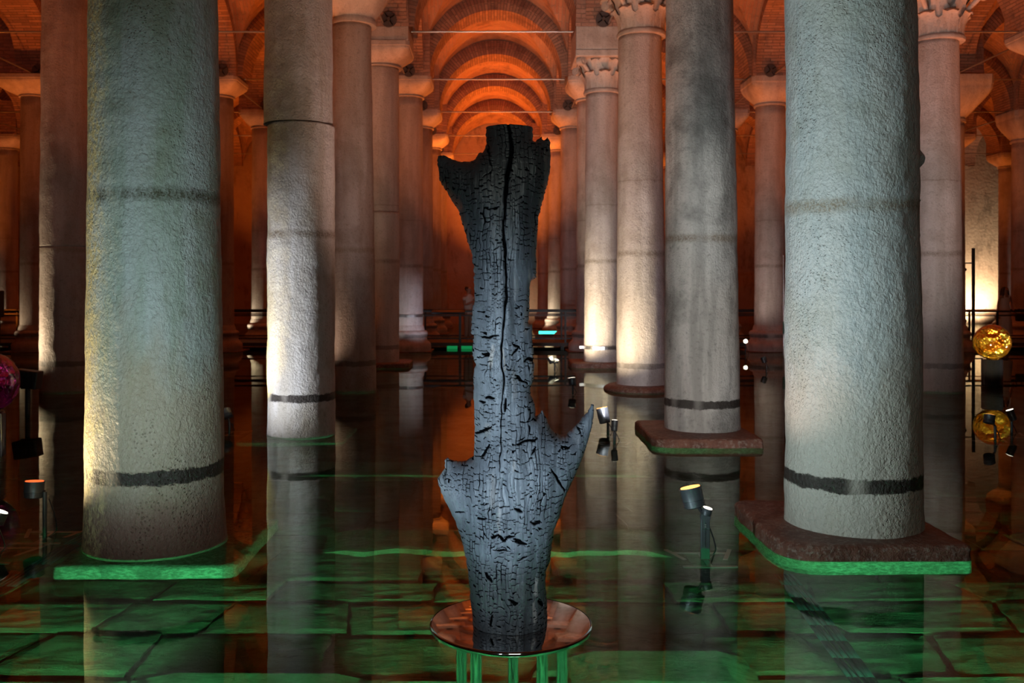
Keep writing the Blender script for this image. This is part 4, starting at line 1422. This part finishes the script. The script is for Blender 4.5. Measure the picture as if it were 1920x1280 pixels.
ip = empty('information_panel', (-1.28, 27.02, 0)); tag(ip, 'dark sloped information panel on a leg before the walkway', 'panel')
bm = bmesh.new(); b_box(bm, (0, 0, 1.06), (0.95, 0.30, 0.06), Matrix.Rotation(0.0, 3, 'X'), bevel=0.01)
bmesh.ops.rotate(bm, cent=(0, 0, 1.06), matrix=Matrix.Rotation(0.2, 3, 'X'), verts=bm.verts); bm_obj('board', bm, M['black'], ip)
for sx in (0.33,):
    bm = bmesh.new(); b_box(bm, (sx, 0, 0.35), (0.07, 0.07, 1.40)); bm_obj('leg', bm, M['black'], ip)
bp = empty('equipment_stand', (-14.1, 26.6, 0)); tag(bp, 'black equipment stand at the far left edge above the walkway', 'stand')
bm = bmesh.new(); b_box(bm, (0, 0, 1.30), (0.55, 0.4, 0.75), bevel=0.03); bm_obj('box', bm, M['black'], bp)
for sx in (-0.2, 0.2):
    bm = bmesh.new(); b_box(bm, (sx, 0, 0.3), (0.08, 0.08, 1.30)); bm_obj('leg', bm, M['black'], bp)

# tall poles
def pole(px, d, ytop, label, r=0.045, arm=True, mat=None):
    p = P(px, ytop, d)
    t = empty('lamp_pole', (p.x, d, 0)); tag(t, label, 'pole')
    bm = bmesh.new(); b_tube(bm, (0, 0, -0.36), (0, 0, p.z), r, 12); bm_obj('post', bm, mat or M['black'], t)
    if arm:
        bm = bmesh.new(); b_tube(bm, (0, 0, p.z - 0.42), (-0.34, 0, p.z - 0.42), 0.018, 8); bm_obj('arm', bm, M['black'], t)
        bm = bmesh.new(); bmesh.ops.create_icosphere(bm, subdivisions=2, radius=0.05); bm_obj('camera_head', bm, M['black'], t, loc=(-0.24, 0, p.z - 0.60))
    return t
pole(1825, 26.6, 465, 'tall black pole with side arm before the glaring white wall')
t = pole(1469, 24.6, 478, 'thin steel pole with teal box beside the blue-white column', 0.016, False, M['collar'])
bm = bmesh.new(); b_box(bm, (0.02, -0.03, 0.72), (0.09, 0.07, 0.32), bevel=0.01); bm_obj('box', bm, M['led_off'] if 'led_off' in M else simple('teal_plastic', (0.12, 0.32, 0.27), 0.5), t)

# ------------------------------------------------------------ people on the far walkway
def skin_chain(name, pts, edges, mat, parent, sub=1):
    me = bpy.data.meshes.new(name)
    me.from_pydata([p[:3] for p in pts], edges, [])
    me.materials.append(mat)
    o = bpy.data.objects.new(name, me); COL.objects.link(o)
    if parent is not None: o.parent = parent
    sk = o.modifiers.new('skin', 'SKIN'); sk.use_smooth_shade = True
    me.skin_vertices[0].data[0].use_root = True
    for i, p in enumerate(pts):
        r = p[3]; me.skin_vertices[0].data[i].radius = (r, r if len(p) < 5 else p[4])
    ss = o.modifiers.new('sub', 'SUBSURF'); ss.levels = sub; ss.render_levels = sub
    return o

def person(x, y, z, label, pose, rz=0.0, H=1.6):
    k = H / 1.7
    t = empty('person', (x, y, z), rz); tag(t, label, 'person')
    t.scale = (k, k, k)
    if pose == 'dress':
        la = [(-0.19, 0, 1.38, 0.045), (-0.25, 0, 1.12, 0.038), (-0.29, -0.03, 0.88, 0.03), (-0.29, -0.05, 0.80, 0.028)]
        ra = [(0.19, 0, 1.38, 0.045), (0.27, 0.02, 1.13, 0.038), (0.27, -0.08, 0.92, 0.03), (0.26, -0.12, 0.86, 0.028)]
    else:
        la = [(-0.19, 0, 1.38, 0.048), (-0.24, -0.06, 1.13, 0.04), (-0.10, -0.24, 1.20, 0.033), (-0.05, -0.28, 1.24, 0.03)]
        ra = [(0.19, 0, 1.38, 0.048), (0.28, -0.08, 1.22, 0.04), (0.22, -0.26, 1.40, 0.033), (0.20, -0.30, 1.44, 0.03)]
    pts = [(0, 0, 0.95, 0.14, 0.10), (0, 0, 1.12, 0.11, 0.085), (0, 0, 1.30, 0.14, 0.10), (0, 0, 1.42, 0.09, 0.07), (0, -0.01, 1.50, 0.05), (0, -0.02, 1.60, 0.085, 0.10), (0, -0.02, 1.68, 0.06)]
    edges = [(0, 1), (1, 2), (2, 3), (3, 4), (4, 5), (5, 6)]
    for arm in (la, ra):
        b = len(pts); pts += arm; edges += [(3, b), (b, b + 1), (b + 1, b + 2), (b + 2, b + 3)]
    for s in (-1, 1):
        b = len(pts)
        pts += [(s * 0.09, 0, 0.86, 0.085), (s * 0.10, -0.01, 0.48, 0.058), (s * 0.10, 0.01, 0.10, 0.038), (s * 0.11, -0.10, 0.035, 0.034)]
        edges += [(0, b), (b, b + 1), (b + 1, b + 2), (b + 2, b + 3)]
    body = skin_chain('body', pts, edges, M['skin'], t, 2)
    # fingers
    for hand in (la[-1], ra[-1]):
        for f in range(5):
            bm = bmesh.new()
            dx = (f - 2) * 0.016
            L = 0.075 - 0.012 * abs(f - 2)
            c = Vector(hand[:3]) + Vector((dx, -0.01, -0.02))
            b_tube(bm, c, c + Vector((dx * 0.3, -0.015, -L * 0.6)), 0.009, 6); b_tube(bm, c + Vector((dx * 0.3, -0.015, -L * 0.6)), c + Vector((dx * 0.3, -0.035, -L)), 0.008, 6)
            bm_obj('finger', bm, M['skin'], body, smooth=True)
    # face
    bm = bmesh.new(); b_tube(bm, (0, -0.11, 1.615), (0, -0.135, 1.585), 0.010, 8, 0.016); bm_obj('nose', bm, M['skin'], body)
    for s in (-1, 1):
        bm = bmesh.new(); bmesh.ops.create_icosphere(bm, subdivisions=1, radius=0.011); bm_obj('eye', bm, M['black'], body, loc=(s * 0.032, -0.108, 1.622))
        bm = bmesh.new(); bmesh.ops.create_icosphere(bm, subdivisions=1, radius=0.020); bm_obj('ear', bm, M['skin'], body, loc=(s * 0.088, -0.01, 1.605))
    bm = bmesh.new(); b_box(bm, (0, -0.112, 1.555), (0.045, 0.01, 0.010)); bm_obj('mouth', bm, M['bag'], body)
    def lathe_oval(prof, seg=28):
        vv = []; ff = []
        for (rx, ry, z, cy) in prof:
            for i in range(seg):
                a = 2 * PI * i / seg
                fold = 1 + (0.05 * math.sin(a * 7) if z < 0.8 else 0)
                vv.append((rx * fold * math.cos(a), cy + ry * fold * math.sin(a), z))
        for r in range(len(prof) - 1):
            for i in range(seg):
                a = r * seg + i; b = r * seg + (i + 1) % seg
                ff.append((a, b, b + seg, a + seg))
        return vv, ff
    if pose == 'dress':
        v, f = lathe_oval([(0.235, 0.19, 0.22, 0), (0.21, 0.17, 0.55, 0), (0.19, 0.145, 0.86, 0), (0.175, 0.13, 0.97, 0), (0.135, 0.105, 1.12, 0), (0.155, 0.12, 1.24, 0), (0.165, 0.12, 1.32, 0), (0.13, 0.10, 1.38, 0)])
        mesh_obj('dress', v, f, M['dress'], t, smooth=True)
        for s in (-1, 1):
            bm = bmesh.new(); b_box(bm, (s * 0.09, -0.06, 1.40), (0.02, 0.10, 0.09)); bm_obj('strap', bm, M['dress'], t)
        skin_chain('hair', [(0, 0.0, 1.71, 0.07), (0, 0.05, 1.62, 0.115, 0.08), (0, 0.08, 1.48, 0.12, 0.07), (0.0, 0.09, 1.33, 0.10, 0.05), (0, 0.09, 1.20, 0.05, 0.03)], [(0, 1), (1, 2), (2, 3), (3, 4)], M['hair'], t, 2)
        for s in (-1, 1):
            skin_chain('hair_lock', [(s * 0.04, -0.02, 1.69, 0.045), (s * 0.085, -0.03, 1.58, 0.04), (s * 0.10, -0.04, 1.42, 0.035), (s * 0.10, -0.06, 1.30, 0.015)], [(0, 1), (1, 2), (2, 3)], M['hair'], t, 1)
    else:
        v, f = lathe_oval([(0.165, 0.13, 0.84, 0), (0.15, 0.12, 1.0, 0), (0.155, 0.12, 1.2, 0), (0.185, 0.125, 1.36, 0), (0.13, 0.09, 1.44, 0), (0.065, 0.06, 1.48, 0)])
        mesh_obj('shirt', v, f, M['dress'], t, smooth=True)
        for s in (-1, 1):
            arm = la if s < 0 else ra
            skin_chain('sleeve', [(*arm[0][:3], 0.066), (*[(arm[0][i] + arm[1][i]) / 2 for i in range(3)], 0.06)], [(0, 1)], M['dress'], t, 1)
            skin_chain('trouser_leg', [(s * 0.085, 0, 0.93, 0.10), (s * 0.09, 0, 0.86, 0.10), (s * 0.10, -0.01, 0.48, 0.08), (s * 0.10, 0.01, 0.12, 0.065)], [(0, 1), (1, 2), (2, 3)], M['trousers'], t, 1)
        skin_chain('hair', [(0, 0.0, 1.70, 0.09), (0, 0.03, 1.63, 0.105), (0, 0.05, 1.55, 0.06)], [(0, 1), (1, 2)], M['hair'], t, 2)
    return t
person(P(1884, 0, 27.9).x, 27.9, 0.17, 'long-haired woman in a pale sleeveless dress standing on the far walkway', 'dress', rz=0.25, H=1.60)
hb = empty('handbag', (P(1913, 0, 27.72).x, 27.72, 0.17)); tag(hb, 'dark handbag hanging at the hip of the woman in the pale dress', 'bag')
bm = bmesh.new(); b_box(bm, (0, 0, 0.72), (0.27, 0.12, 0.24), bevel=0.04); bm_obj('bag_body', bm, M['bag'], hb)
bm = bmesh.new()
for k in range(8):
    a0, a1 = PI * k / 8, PI * (k + 1) / 8
    b_tube(bm, (0.09 * math.cos(a0) - 0.04, 0, 0.82 + 0.14 * math.sin(a0)), (0.09 * math.cos(a1) - 0.04, 0, 0.82 + 0.14 * math.sin(a1)), 0.012, 6)
bm_obj('handle', bm, M['bag'], hb)
person(P(878, 0, 27.9).x, 27.9, 0.17, 'dark-haired person in a white shirt raising both hands left of the trunk', 'shirt', rz=0.9, H=1.62)
